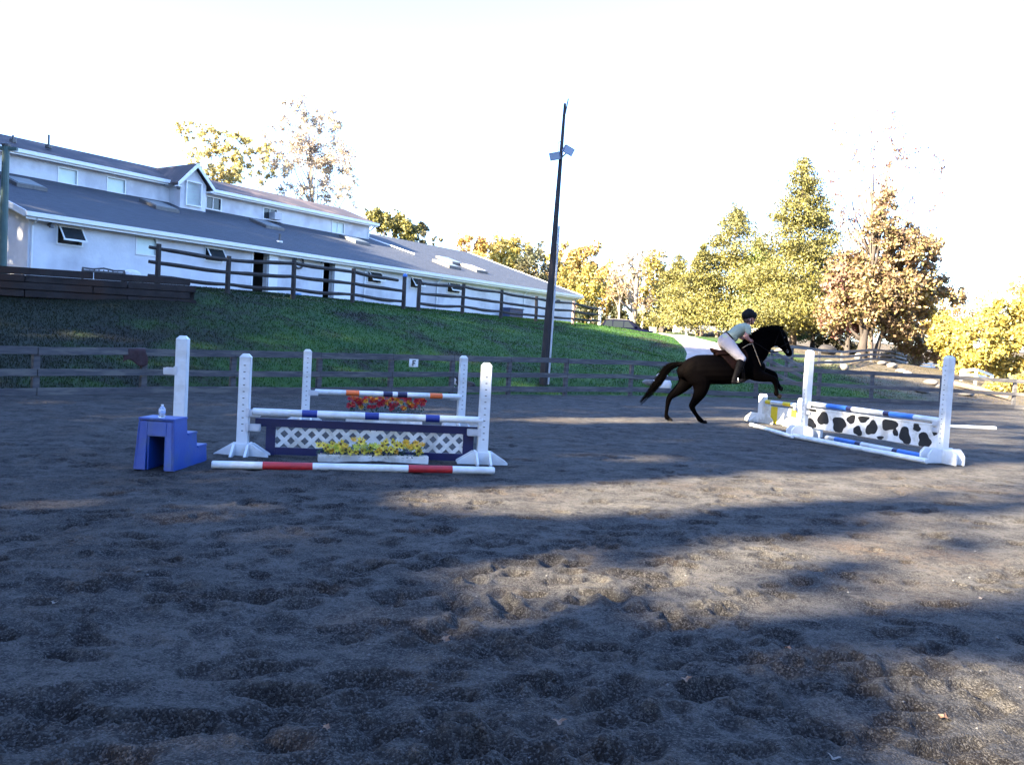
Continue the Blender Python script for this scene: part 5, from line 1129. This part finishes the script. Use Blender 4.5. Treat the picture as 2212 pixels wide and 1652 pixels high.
spec = [
 ('golden tree above the far end of the stable roof',1030,112,[(1020,535,40,26),(1060,530,35,28),(1040,570,60,30)],6500,.36,'orange'),
 ('bright yellow round tree left of the floodlight pole',1100,106,[(1090,540,42,36),(1125,560,40,40),(1100,590,50,40)],8000,.34,'yellow'),
 ('olive tree directly left of the floodlight pole',1150,100,[(1155,545,26,34),(1150,590,40,50),(1165,640,40,40)],6500,.32,'olive'),
 ('yellow green tree close behind the floodlight pole',1195,104,[(1190,555,26,30),(1210,600,30,46),(1200,650,40,40)],6500,.32,'yellow'),
 ('orange brown tree right of the floodlight pole',1250,112,[(1225,550,30,28),(1262,560,36,30),(1285,535,14,22),(1240,600,40,30)],6500,.34,'orange'),
 ('broad golden yellow tree beyond the end of the stable',1260,94,[(1225,625,36,36),(1275,615,40,40),(1245,665,46,36)],9000,.30,'yellow'),
 ('orange tinted tree above the dark car',1310,98,[(1305,610,28,34),(1330,640,34,44),(1310,680,30,34)],6500,.30,'orange'),
 ('dark olive undergrowth tree between stable and dark car',1285,86,[(1270,680,26,26),(1300,700,26,18),(1335,690,24,26)],6500,.26,'deep'),
 ('pale yellow tree left of the cedars',1420,100,[(1400,600,38,44),(1440,620,38,50),(1420,560,26,26)],7500,.30,'yellow'),
]
for i, (lb, gp_, d, el, n, lf, mt) in enumerate(spec): deciduous(lb, gp_, d, el, n, lf, LM[mt], 20+i, BARKM, .2, nsub=80)
deciduous('white trunked tree with thin pale foliage behind the dark car',1363,84,[(1350,590,40,44),(1385,560,36,30),(1370,640,40,30)],1600,.26,LM['pale'],40,BARKP,.42,nsub=60,sr=(.1,.2),limbs=22,twigs=60,trunk_top=545)
deciduous('slim white trunked tree just left of the tall white trunk',1338,82,[(1335,620,25,30)],500,.25,LM['tan'],41,BARKP,.2,nsub=20,limbs=8,trunk_top=640)
deciduous('slim pale trunked tree right of the tall white trunk',1383,83,[(1390,660,22,26)],500,.25,LM['tan'],42,BARKP,.18,nsub=20,limbs=8,trunk_top=650)
cedar('yellow green cedar at the left end of the cedar row',1455,86,(1468,548),702,87,23098,0.21,LM['cedar'],50)
cedar('cedar with the second highest top, left of the tall cedar',1572,74,(1592,442),690,152,42000,0.21,LM['cedar'],51,BARKP,.2)
cedar('bright green slender cedar between the two tallest',1640,72,(1640,512),694,73,18900,0.19,LM['green'],52,BARKP,.17)
cedar('dark trunked low cedar beside the small white box',1509,72,(1520,530),688,75,19950,0.20,LM['cedar'],53,BARKD,.26)
cedar('tallest dense cedar at the centre of the grove',1713,64,(1738,338),700,146,63000,0.19,LM['cedar'],54,BARKM,.24)
cedar('cedar with a dark trunk just right of the tallest',1755,66,(1785,455),705,91,21000,0.19,LM['olive'],55,BARKD,.18)
cedar('low spreading cedar behind the rider',1660,78,(1668,560),698,134,25200,0.21,LM['cedar'],56,BARKM,.18)
deciduous('large tan leaved oak right of the tallest cedar',1862,57,[(1915,440,34,36),(1900,500,52,44),(1960,540,62,44),(1870,580,70,46),(1925,620,110,60),(2010,610,50,40),(1850,670,85,50),(1960,690,70,40),(2060,640,28,26)],34000,.27,LM['tan'],60,BARKD,.32,nsub=300,sr=(.16,.32),limbs=26,name='oak_tree',twigs=40)
deciduous('slender dark trunk oak at the left of the oak clump',1832,58,[(1835,620,55,50),(1830,690,50,34)],6000,.26,LM['rust'],61,BARKD,.22,nsub=60,limbs=10,name='oak_tree')
deciduous('leaning dark trunk oak at the right of the oak clump',1890,57.5,[(1950,640,60,50),(2000,690,50,34)],6000,.26,LM['orange'],62,BARKD,.24,nsub=60,limbs=10,name='oak_tree')
deciduous('tall almost bare tree with a few last leaves above the oak',1880,74,[(1880,300,90,80),(1850,420,90,90),(1950,400,90,110),(1980,520,70,70)],2200,.22,LM['rust'],63,BARKM,.34,nsub=160,sr=(.05,.1),limbs=60,twigs=150,trunk_top=330)
sp2 = [
 ('big sunlit golden maple at the right edge',2150,52,[(2120,740,55,50),(2180,690,55,50),(2215,740,50,60),(2150,790,70,46)],17000,.24,'yellow'),
 ('pale yellow sapling crown right of the oak',2060,56,[(2045,735,44,40),(2080,780,46,36),(2095,715,36,32),(2040,700,30,26)],11000,.22,'yellow'),
 ('golden tree off to the right behind the maple',2290,66,[(2260,640,60,50),(2320,680,80,80)],9000,.30,'orange'),
 ('low yellow shrub by the arena rail at the right edge',2180,43,[(2160,850,50,28),(2215,840,40,34)],5000,.17,'yellow'),
]
for i, (lb, gp_, d, el, n, lf, mt) in enumerate(sp2): deciduous(lb, gp_, d, el, n, lf, LM[mt], 70+i, BARKM, .12, nsub=110)
def shrub(label, ells_px, d, n, leaf, mt, seed, name='shrub', cat='shrub', group='undergrowth shrubs', kind=None):
    rg = np.random.default_rng(seed); E = []
    for (px, py, rx, ry) in ells_px: c = px2w(px,py,d); s_ = d/1876; E.append([c[0],c[1]+rg.uniform(-.5,.5),c[2],rx*s_,rx*s_*.7,ry*s_])
    P, C, R_ = clumped(rg, E, n, 70); b = (E[0][0], d, lz(E[0][0], d)); P[:,2] = np.maximum(P[:,2], b[2]-.4)
    return tag(link(name, leaves_mesh(name, P-np.array(b), leaf, rg, LM[mt]), None, b), label, cat, group, kind)
shrub('pale brown brush under the oak, right part',[(1960,735,46,26),(2000,760,40,24)],60,4500,.2,'tan',80)
shrub('dull green brush under the oak, left part',[(1800,745,46,18),(1840,760,36,16)],64,3500,.2,'olive',81)
shrub('tawny shrub behind the white boxes',[(1450,690,50,18),(1520,695,50,18)],88,4500,.24,'orange',82)
shrub('green sunlit shrub between the cedar trunks',[(1740,715,50,22),(1690,710,40,20)],78,4500,.22,'green',83)
shrub('dark brown brush beside the dark car',[(1390,700,30,22)],86,2500,.22,'deep',84)
shrub('tan shrub above the white fence',[(1930,770,30,16),(1975,778,24,12)],72,2500,.2,'tan',85)
# far wood behind everything: one mass
rg = np.random.default_rng(99); E = []
for i in range(46):
    x = -75+i*4.2+rg.uniform(-2,2); y = 122+rg.uniform(-6,8); g = lz(x,y); E.append([x,y,g+rg.uniform(3.0,6.0),4.2,4,rg.uniform(3.5,5.5)])
P, C, R_ = clumped(rg, E, 60000, 520, (.2,.4))
tag(link('far_woodland', leaves_mesh('far_woodland', P, .42, rg, LM['orange'])), 'far off autumn wood closing the view behind the trees', kind='stuff')

# unseen row of trees at left, placed and thinned to shade arena and bank
SA = Vector((-math.sin(SUN_AZ), -math.cos(SUN_AZ), 0)); SQ = Vector((SA.y, -SA.x, 0)); TE = math.tan(SUN_EL)   # p runs with the shadows, q to their right
def keep(q, zeta, rg):
    """chance that a leaf stays: canopy gaps shaped to let chosen sun streaks through, thinner towards the top"""
    zeta = zeta/1.37
    top = np.interp(q, [-80,-60,-45,-35,-25,-20,-12,-4,3], [11.5,12.0,12.6,12.3,15.2,13.6,9.5,8.5,9.5])
    k = np.clip((top-zeta)/2.2+.15, 0, 1)
    k *= np.where((q > -17.5)&(zeta > 5), np.clip(1-(zeta-5)*.16, .15, 1), 1)
    def gap(q0, q1, z0, z1, s_, soft=.25):
        a = np.clip((q-q0)/soft,0,1)*np.clip((q1-q)/soft,0,1)*np.clip((zeta-z0)/.7,0,1)*np.clip((z1-zeta)/.7,0,1); return 1-a*s_
    k *= gap(-6.0,-5.1,3.0,9,.85,.2) * gap(-7.8,-5.8,.9,9,.99) * gap(-5.35,-2.7,.7,9,.93,.5) * gap(-5.2,-3.0,2.6,9,.9,.5) * gap(-2.9,-.2,.9,9,.72,.6) * gap(-5.1,-3.6,.2,1.9,.75) * gap(-14.95,-13.6,3.0,9,.99,.15) * gap(-14.1,-12.0,4.8,6.6,.97,.2) * gap(-16.4,-16.15,4.5,9,.8,.1) * gap(-17.7,-17.3,4.5,9,.9,.1)
    k *= gap(-12.6,-9.0,5.2,9,.85,.6) * gap(-15.6,-15.3,3.0,9,.8,.1) * gap(-11.1,-10.8,3.0,9,.8,.12)
    return k
EVG = leaf_mat('shade_tree_leaves',(.06,.08,.03),(.10,.09,.03),(.16,.11,.03),.3,.1)
rg = np.random.default_rng(123); qs = list(np.arange(-84, 13, 7.6)); 
for i, q in enumerate(qs):
    p0 = -23+rg.uniform(-2,2) if q < -2 else -24; c = SA*p0+SQ*q; gz = max(lz(c.x,c.y), -.2); H_ = 21-p0*TE
    root = empty('unseen_shade_tree', (c.x,c.y,gz), 0, 'unseen tall tree in the row shading the arena, crown shaped for sun streaks', 'tree', 'trees shading the arena from the left')
    n = 16000; z = rg.uniform(2.0,H_,n); rad = 6.4*np.sqrt(rg.uniform(0,1,n))*np.clip(1.15-((z-H_*.45)/(H_*.62))**2,.2,1); a = rg.uniform(0,2*np.pi,n)
    P = np.c_[rad*np.cos(a), rad*np.sin(a), z]; W_ = P+np.array([c.x,c.y,gz]); pq = W_[:,0]*SQ.x+W_[:,1]*SQ.y; pp = W_[:,0]*SA.x+W_[:,1]*SA.y; zeta = W_[:,2]+pp*TE
    ok = rg.random(n) < keep(pq, zeta, rg); P = P[ok]
    link('crown', leaves_mesh('crown', P, .62, rg, EVG, .85), root)
    mb = MB(); pts, rd_ = trunk_mesh(mb, (0,0,-.3), (.3,.2,H_*.8), .3, .3, rg)
    mb.build('trunk', BARKD, root, smooth=True)

# unseen trees added at right and behind the camera to shut out low sky
for i, (x, y, h_) in enumerate([(40,22,13),(42,10,15),(40,-2,14),(37,-13,16),(29,-21,15),(20,-25,17),(11,-27,16),(3,-25,15),(46,32,12)]):
    gz = max(lz(x,y), -.2); root = empty('unseen_shade_tree', (x,y,gz), 0, 'unseen tree added right of and behind the view to block low sky', 'tree', 'unseen trees added to block low sky')
    n = 6500; z = rg.uniform(1.0,h_,n); rad = 5.6*np.sqrt(rg.uniform(0,1,n))*np.clip(1.15-((z-h_*.45)/(h_*.62))**2,.2,1); a = rg.uniform(0,2*np.pi,n)
    link('crown', leaves_mesh('crown', np.c_[rad*np.cos(a), rad*np.sin(a), z], .75, rg, EVG, .85), root)
    mb = MB(); trunk_mesh(mb, (0,0,-.3), (.3,.2,h_*.8), .28, .3, rg); mb.build('trunk', BARKD, root, smooth=True)

# ------------------------------------------------------------------ dark car on the drive
CARB = pm('dark_blue_car_paint',(.002,.003,.012),(.003,.004,.014),3,.5,spec=.02); CARG = pm('car_glass',(.01,.015,.02),None,rough=.5,spec=.03); TYRE = pm('tyre_rubber',(.015,.015,.016),None,rough=.8)
cp = at(1358,712,73); cz = at(1352,690,73).z-1.77; car = empty('parked_car', (cp.x,cp.y,cz), R(-17), 'dark blue estate car seen over the crest of the bank, facing right', 'car')
bodyp = [(-2.3,.35),(-2.35,.95),(-2.2,1.0),(2.0,.98),(2.25,.80),(2.35,.62),(2.35,.35),(1.95,.22),(-2.0,.22)]
hood = [(-2.3,.98),(.95,1.04),(1.6,.99),(2.1,.88)]
mb = MB()
xsn = np.linspace(-2.35,2.35,24); 
def topz(x): return float(np.interp(x,[-2.35,-2.2,.9,1.5,2.0,2.25,2.35],[.85,1.02,1.06,1.0,.90,.78,.62]))
def wdt_(x): return float(np.interp(x,[-2.35,-2.0,0,1.7,2.35],[.80,.90,.92,.90,.66]))
for i in range(23):
    a, b = xsn[i], xsn[i+1]; wa, wb, ta, tb_ = wdt_(a), wdt_(b), topz(a), topz(b)
    def ring(x,w_,t): return [(x,-w_*.95,.22),(x,-w_,.55),(x,-w_*.97,t-.12),(x,-w_*.80,t),(x,w_*.80,t),(x,w_*.97,t-.12),(x,w_,.55),(x,w_*.95,.22)]
    A, B = ring(a,wa,ta), ring(b,wb,tb_); mb.add(A+B, [(j,(j+1)%8,(j+1)%8+8,j+8) for j in range(8)]+([tuple(range(8))] if i==0 else [])+([tuple(range(15,7,-1))] if i==22 else []))
mb.build('body', CARB, car, smooth=True)
mb = MB(); gh = [(-2.2,1.03),(-1.95,1.62),(-1.2,1.72),(.1,1.70),(1.05,1.05)]
def ghr(y, ins): return [(x, y-(math.copysign((z-1.03)*ins,y)), z) for x, z in gh]
A, B = ghr(-.80,.25), ghr(.80,.25); mb.add(A+B, [tuple(range(5)), tuple(range(9,4,-1))]+[(i,i+5,(i+1)%5+5,(i+1)%5) for i in range(5)]); mb.build('cabin', CARB, car)
for x0_, x1_, x2_, x3_ in ((-2.0,-1.25,-1.3,-1.8),(-1.2,-.35,-.35,-1.2),(-.28,.60,.05,-.28)):
    for s_ in (-1,1):
        mb = MB(); f = lambda x, z: (x, s_*(.80-(z-1.03)*.25+.006), z); mb.add([f(x0_,1.08),f(x1_,1.08),f(x2_,1.60),f(x3_,1.60)], [(0,1,2,3)]); mb.build('side_window', CARG, car)
mb = MB(); mb.add([(1.03,-.72,1.09),(1.03,.72,1.09),(.16,.62,1.66),(.16,-.62,1.66)],[(0,1,2,3)]); w_ = mb.build('windshield', CARG, car); w_.location.x = .015
for x in (-1.4,1.45):
    for s_ in (-1,1):
        mb = MB(); mb.tube([(x,s_*.72,.34),(x,s_*.93,.34)],.34,20); wh = mb.build('wheel', TYRE, car); mb = MB(); mb.tube([(x,s_*.90,.34),(x,s_*.94,.34)],.20,14); mb.build('rim', STEEL, wh)
for s_ in (-1,1):
    mb = MB(); mb.box(.55,.72,s_*.90-.08,s_*.90+.08,1.10,1.24); mb.build('mirror', CARB, car, bevel=.02)
    mb = MB(); mb.box(-1.9,-.1,s_*.56-.02,s_*.56+.02,1.74,1.77); mb.build('roof_rail', METAL, car)
    mb = MB(); mb.box(2.1,2.3,s_*.60-.14,s_*.60+.14,.62,.76); mb.build('headlight', pm('headlight_glass',(.6,.62,.65),None,rough=.1), car, bevel=.02)

# ------------------------------------------------------------------ small things beyond the drive
def place(px, py, d): p = at(px,py,d); return p.x, p.y, lz(p.x,p.y)
x,y,z = place(1410,714,76); mb = MB(); mb.box(-.25,.25,-.2,.2,0,.75); mb.box(-.3,.3,-.25,.25,.75,.80); tag(mb.build('white_post_box', WHITEP, None, (x,y,z), .2, bevel=.02), 'square white post standing where the drive begins beside the dark car', 'post')
x,y,z = place(1492,722,73); wb = empty('white_box', (x,y,z), 0, 'white box on legs with a dark square front beside the dark cedar trunk', 'box')
mb = MB(); mb.box(-.45,.45,-.3,.3,.25,.95); mb.build('case', WHITEP, wb, bevel=.01); mb = MB(); mb.box(-.08,.16,-.305,-.301,.55,.75); mb.build('dark_panel', BLACKSPOT, wb)
for sx in (-.38,.38): mb = MB(); mb.box(sx-.05,sx+.05,-.25,.25,0,.25); mb.build('leg', WHITEP, wb)
x,y,z = place(1465,712,80); mb = MB(); mb.box(-.4,.4,-.3,.3,0,.6); mb.box(-.45,.45,-.35,.35,.6,.65); tag(mb.build('white_chest', WHITEP, None, (x,y,z), .3, bevel=.01), 'low white chest in the grass between the dark log and the white box', 'chest')
def bench(px, py, d, ln, label, mat_, rz):
    x,y,z = place(px,py,d); o = empty('picnic_bench', (x,y,z), rz, label, 'bench', 'pale benches beside the drive')
    mb = MB(); mb.box(-ln/2,ln/2,-.2,.2,.55,.62); mb.build('seat', mat_, o)
    mb = MB(); mb.box(-ln/2,ln/2,.18,.22,.68,.95); mb.build('backrest', mat_, o)
    for sx in (-ln/2+.15, ln/2-.15): mb = MB(); mb.box(sx-.05,sx+.05,-.18,.2,0,.55); mb.box(sx-.04,sx+.04,.14,.18,.62,.95); mb.build('leg', BARKM, o)
bench(1531,724,70,1.6,'pale bench right of the dark cedar trunk and left of the rider', WHITEP, .15)
bench(1625,728,68,1.5,'pale bench seen between the rider and the horse mane', WHITEP, -.1)
def rock(px, py, d, r_, sq, label, mat_, seed, name='boulder', cat='boulder', group=None):
    x,y,z = place(px,py,d); rg = np.random.default_rng(seed); bm = bmesh.new(); bmesh.ops.create_icosphere(bm, subdivisions=3, radius=1)
    k = rg.normal(size=(9,3)); k /= np.linalg.norm(k,axis=1)[:,None]; o_ = rg.uniform(.72,.95,9)
    for v in bm.verts:
        p = np.array(v.co)
        for j in range(9):
            dd = p@k[j]
            if dd > o_[j]: p = p-k[j]*(dd-o_[j])*.85
        v.co = Vector((p[0]*r_*sq[0], p[1]*r_*sq[1], p[2]*r_*sq[2]+r_*sq[2]*.55))
    me = bpy.data.meshes.new(name); bm.to_mesh(me); bm.free(); me.materials.append(mat_); me.polygons.foreach_set('use_smooth', [True]*len(me.polygons))
    return tag(link(name, me, None, (x,y,z), seed*.7), label, cat, group)
STONE = pm('grey_stone',(.10,.09,.085),(.16,.145,.13),2.5,.85,.02,8); STONEW = pm('pale_stone',(.17,.16,.155),(.12,.115,.11),3,.8,.01,8); STONED = pm('dark_stone',(.018,.016,.016),(.03,.027,.026),3,.85,.02,8)
rock(1784,766,54,.62,(1.3,.9,.62),'large dark rounded boulder above the far tall jump standard',STONED,1)
rock(1822,803,43,.3,(1.1,.8,.7),'broken grey boulder at the foot of the second board fence',STONE,2)
rock(1790,795,45,.26,(1.3,.9,.6),'jagged pale boulder just right of the far tall standard',STONEW,3)
rock(1853,785,53,.24,(1,.9,1.1),'upright pale stone block under the oak trunks',STONEW,4)
rock(1991,866,37.5,.25,(1.4,1,.6),'small white stone on the bank behind the near half of the arena fence',STONEW,5)
rock(2085,872,38,.35,(1.5,1,.5),'flat pale stone right of the near tall standard',STONEW,6)
FSL = ['pale field stone lying highest on the slope, left end of the stone row','grey field stone second from the left in the stone row','pale field stone in the middle of the stone row on the slope','small grey stone near the gate fence behind the horse\'s muzzle','pale stone under the gate fence, nearest the horse','grey field stone at the right end of the stone row','pale stone just left of the near tall standard behind the fence','grey stone seen beside the near tall standard behind the fence']
for i,(px,py,d,r_) in enumerate(((1905,800,50,.25),(1925,806,49,.3),(1945,812,47,.22),(1690,768,50,.3),(1668,772,48,.25),(1960,818,46,.25),(2010,850,42,.3),(2035,858,41,.22))):
    rock(px,py,d,r_,(1.5,1,.6),FSL[i],STONEW if i%2 else STONE,10+i,'field_stone','stone','field stones behind the arena fence')
rock(1430,838,30.2,.42,(1.0,.7,.95),'white rounded stone behind the arena fence by the horse\'s tail',pm('white_limestone',(.72,.72,.74),(.62,.62,.66),2,.7,.01,6),21)
rock(1403,840,30.4,.2,(1.4,.8,.7),'small pale stone left of the white rounded stone',STONEW,22)
# logs
def log(px0,py0,px1,py1,d0,d1,r_,label,mat_):
    a, b = at(px0,py0,d0), at(px1,py1,d1); mb = MB(); c = (a+b)/2; gz = lz(c.x,c.y)
    a.z = lz(a.x,a.y)+r_*.8; b.z = lz(b.x,b.y)+r_*.8
    mb.tube([a-c*1.0, a.lerp(b,.5)-c+Vector((0,0,.06)), b-c],[r_,r_*.85,r_*.6],9); tag(mb.build('fallen_log', mat_, None, c, smooth=False), label, 'log')
log(1428,706,1466,712,82,84,.3,'dark fallen log at the edge of the drive left of the white boxes',BARKD)
log(2060,850,2180,872,43,38,.14,'thin bare fallen branch on the slope right of the near tall standard',BARKM)
# second board fence up the slope, descending gate fence, white fence
def board_fence(name, pts, h, nr_, mat_, label, cat='fence', pw=.11, bh=.13):
    o = empty(name, (0,0,0), 0, label, cat); P = []
    for (px,py,d) in pts: p = at(px,py,d); g = lz(p.x,p.y); P.append(Vector((p.x,p.y,g)))
    tops = [max(at(*q).z, p.z+h*.6) for q, p in zip(pts, P)]
    for p, t in zip(P, tops): mb = MB(); mb.box(-pw/2,pw/2,-pw/2,pw/2,p.z-.3,t); mb.build('post', mat_, o, (p.x,p.y,0))
    for i in range(len(P)-1):
        t = (P[i+1]-P[i]); t.z = 0; t.normalize(); n_ = Vector((t.y,-t.x,0))*(pw/2+.02)
        for k in range(nr_):
            f_ = .96-.36*k; mb = MB()
            mb.bar(Vector((P[i].x,P[i].y,P[i].z+(tops[i]-P[i].z)*f_))+n_+t*.004, Vector((P[i+1].x,P[i+1].y,P[i+1].z+(tops[i+1]-P[i+1].z)*f_))+n_-t*.004, .035, bh); mb.build('rail', mat_, o)
    return o
board_fence('paddock_fence',[(1655,742,36),(1712,747,39),(1771,755,42.5),(1819,764,46),(1882,773,52),(1925,782,59),(1955,789,67)],1.25,3,FENCEW,'grey three board paddock fence climbing behind the arena under the oak')
board_fence('gate_fence',[(1640,742,37.5),(1668,755,36.6),(1700,772,35.3),(1740,793,34)],1.2,3,FENCEW,'short grey fence stepping down from the paddock to the arena rail')
board_fence('white_fence',[(1957,782,74),(1985,784,74),(2012,786,75),(2035,788,75)],1.2,3,WHITEP,'sunlit white board fence beyond the paddock at the end of the slope')
board_fence('white_rail_fence',[(2075,826,48),(2109,797,47),(2142,828,48)],.9,2,WHITEP,'sunlit white posts and rails among the yellow shrubs at right')
# gate leaf in the arena fence beside the horse
# dog lying behind the fence
DOGB = pm('black_dog_coat',(.015,.014,.016),(.03,.028,.03),20,.7); DOGW = pm('white_dog_coat',(.6,.6,.62),(.5,.5,.52),20,.7)
dp = at(1002, 832, fence_xy(1002).y+.6); dz = lz(dp.x,dp.y); dog = empty('dog', (dp.x,dp.y,dz+.03), 0, 'small black and white dog lying on the grass behind the arena fence', 'dog')
DB = organic('body', [[(.26,0,.10,.09,.08),(.1,0,.12,.11,.10),(-.08,0,.13,.12,.10),(-.18,0,.18,.09,.08)],[(-.16,0,.2,.07,.06),(-.20,0,.27,.055,.05),(-.22,0,.33,.06,.055)],[(-.22,0,.34,.058,.055),(-.28,0,.33,.035,.032),(-.32,0,.32,.025,.024)],
   [(-.2,-.035,.39,.015,.01),(-.195,-.04,.42,.006,.005)],[(-.2,.035,.39,.015,.01),(-.195,.04,.42,.006,.005)],[(.2,-.09,.07,.06,.03),(.12,-.11,.03,.025,.022),(.02,-.11,.02,.02,.02)],[(.2,.09,.07,.06,.03),(.12,.11,.03,.025,.022)],
   [(-.14,-.06,.1,.04,.03),(-.2,-.07,.03,.024,.022),(-.34,-.07,.02,.02,.02)],[(-.14,.06,.1,.04,.03),(-.2,.07,.03,.024,.022),(-.34,.07,.02,.02,.02)],[(.3,0,.08,.03,.03),(.4,.02,.05,.022,.022),(.52,.02,.04,.012,.012)]], DOGB, dog, .009, 2)
organic('white_chest', [[(-.215,-.0,.12,.06,.062),(-.235,0,.2,.05,.052),(-.25,0,.27,.035,.04)],[(-.26,0,.35,.03,.03),(-.31,0,.325,.024,.026)],[(-.26,-.07,.022,.026,.026),(-.345,-.07,.02,.024,.024)]], DOGW, dog, .009, 2)
# fallen leaves and stones on the footing
LEAFB = pm('fallen_leaf_brown',(.13,.065,.035),(.18,.12,.08),30,.7); LEAFW = pm('fallen_leaf_pale',(.16,.14,.12),(.12,.10,.085),30,.7); PEB = pm('pale_pebble',(.13,.13,.13),(.09,.09,.09),20,.8)
rg = random.Random(8)
def leaf_me(mat_):
    mb = MB(); pts = []
    for k in range(11): a = 2*math.pi*k/11; r_ = .035*(1 if k % 2 else .55)*rg.uniform(.85,1.2); pts.append((r_*math.cos(a), r_*math.sin(a), .012+.010*math.sin(a*2)))
    mb.add([(0,0,.006)]+pts, [(0,k+1,(k+1)%11+1) for k in range(11)]); return mb.mesh('fallen_leaf', mat_)
lms = [leaf_me(LEAFB), leaf_me(LEAFW), leaf_me(LEAFB)]
def az(x, y):                                   # height of the footing
    a = math.atan2(x, y); d = math.hypot(x, y); i = min(np.searchsorted(d_ax, d), len(d_ax)-1); j = min(np.searchsorted(a_ax, a), len(a_ax)-1); return float(max(AZ[i,j], AZ[i-1,j], AZ[i,j-1]))
for k, (px, py) in enumerate([(703,1590),(118,1305),(1207,1570),(1110,1336),(1800,1640),(2040,1560),(1480,1490),(300,1240),(960,1395),(1700,1420),(2120,1300)]):
    q = gnd(px, py, -.01); o = link('fallen_leaf', lms[k % 3], None, (q.x,q.y,az(q.x,q.y)), rg.uniform(0,6)); o.rotation_euler.x = rg.uniform(-.3,.3); s_ = rg.uniform(.5,.95); o.scale = (s_,s_,s_)
    tag(o, 'dry fallen leaf lying on the churned arena footing', 'leaf', 'fallen leaves on the arena footing')
N = 70; nr_ = np.random.default_rng(4); a = nr_.uniform(-.6,.6,N); d = np.exp(nr_.uniform(math.log(1.8),math.log(9),N)); V = []; Fq = []
for k in range(N):
    x, y = d[k]*math.sin(a[k]), d[k]*math.cos(a[k]); z = az(x,y); r_ = nr_.uniform(.004,.011); b = len(V)
    V += [(x+r_,y,z),(x,y+r_*.8,z),(x-r_,y,z),(x,y-r_*.9,z),(x,y,z+r_*.8),(x,y,z-r_)]; Fq += [(b,b+1,b+4),(b+1,b+2,b+4),(b+2,b+3,b+4),(b+3,b,b+4),(b+1,b,b+5),(b+2,b+1,b+5),(b+3,b+2,b+5),(b,b+3,b+5)]
tag(link('small_stones', np_mesh('small_stones', V, Fq, PEB)), 'scattered small pale stones in the footing', kind='stuff')
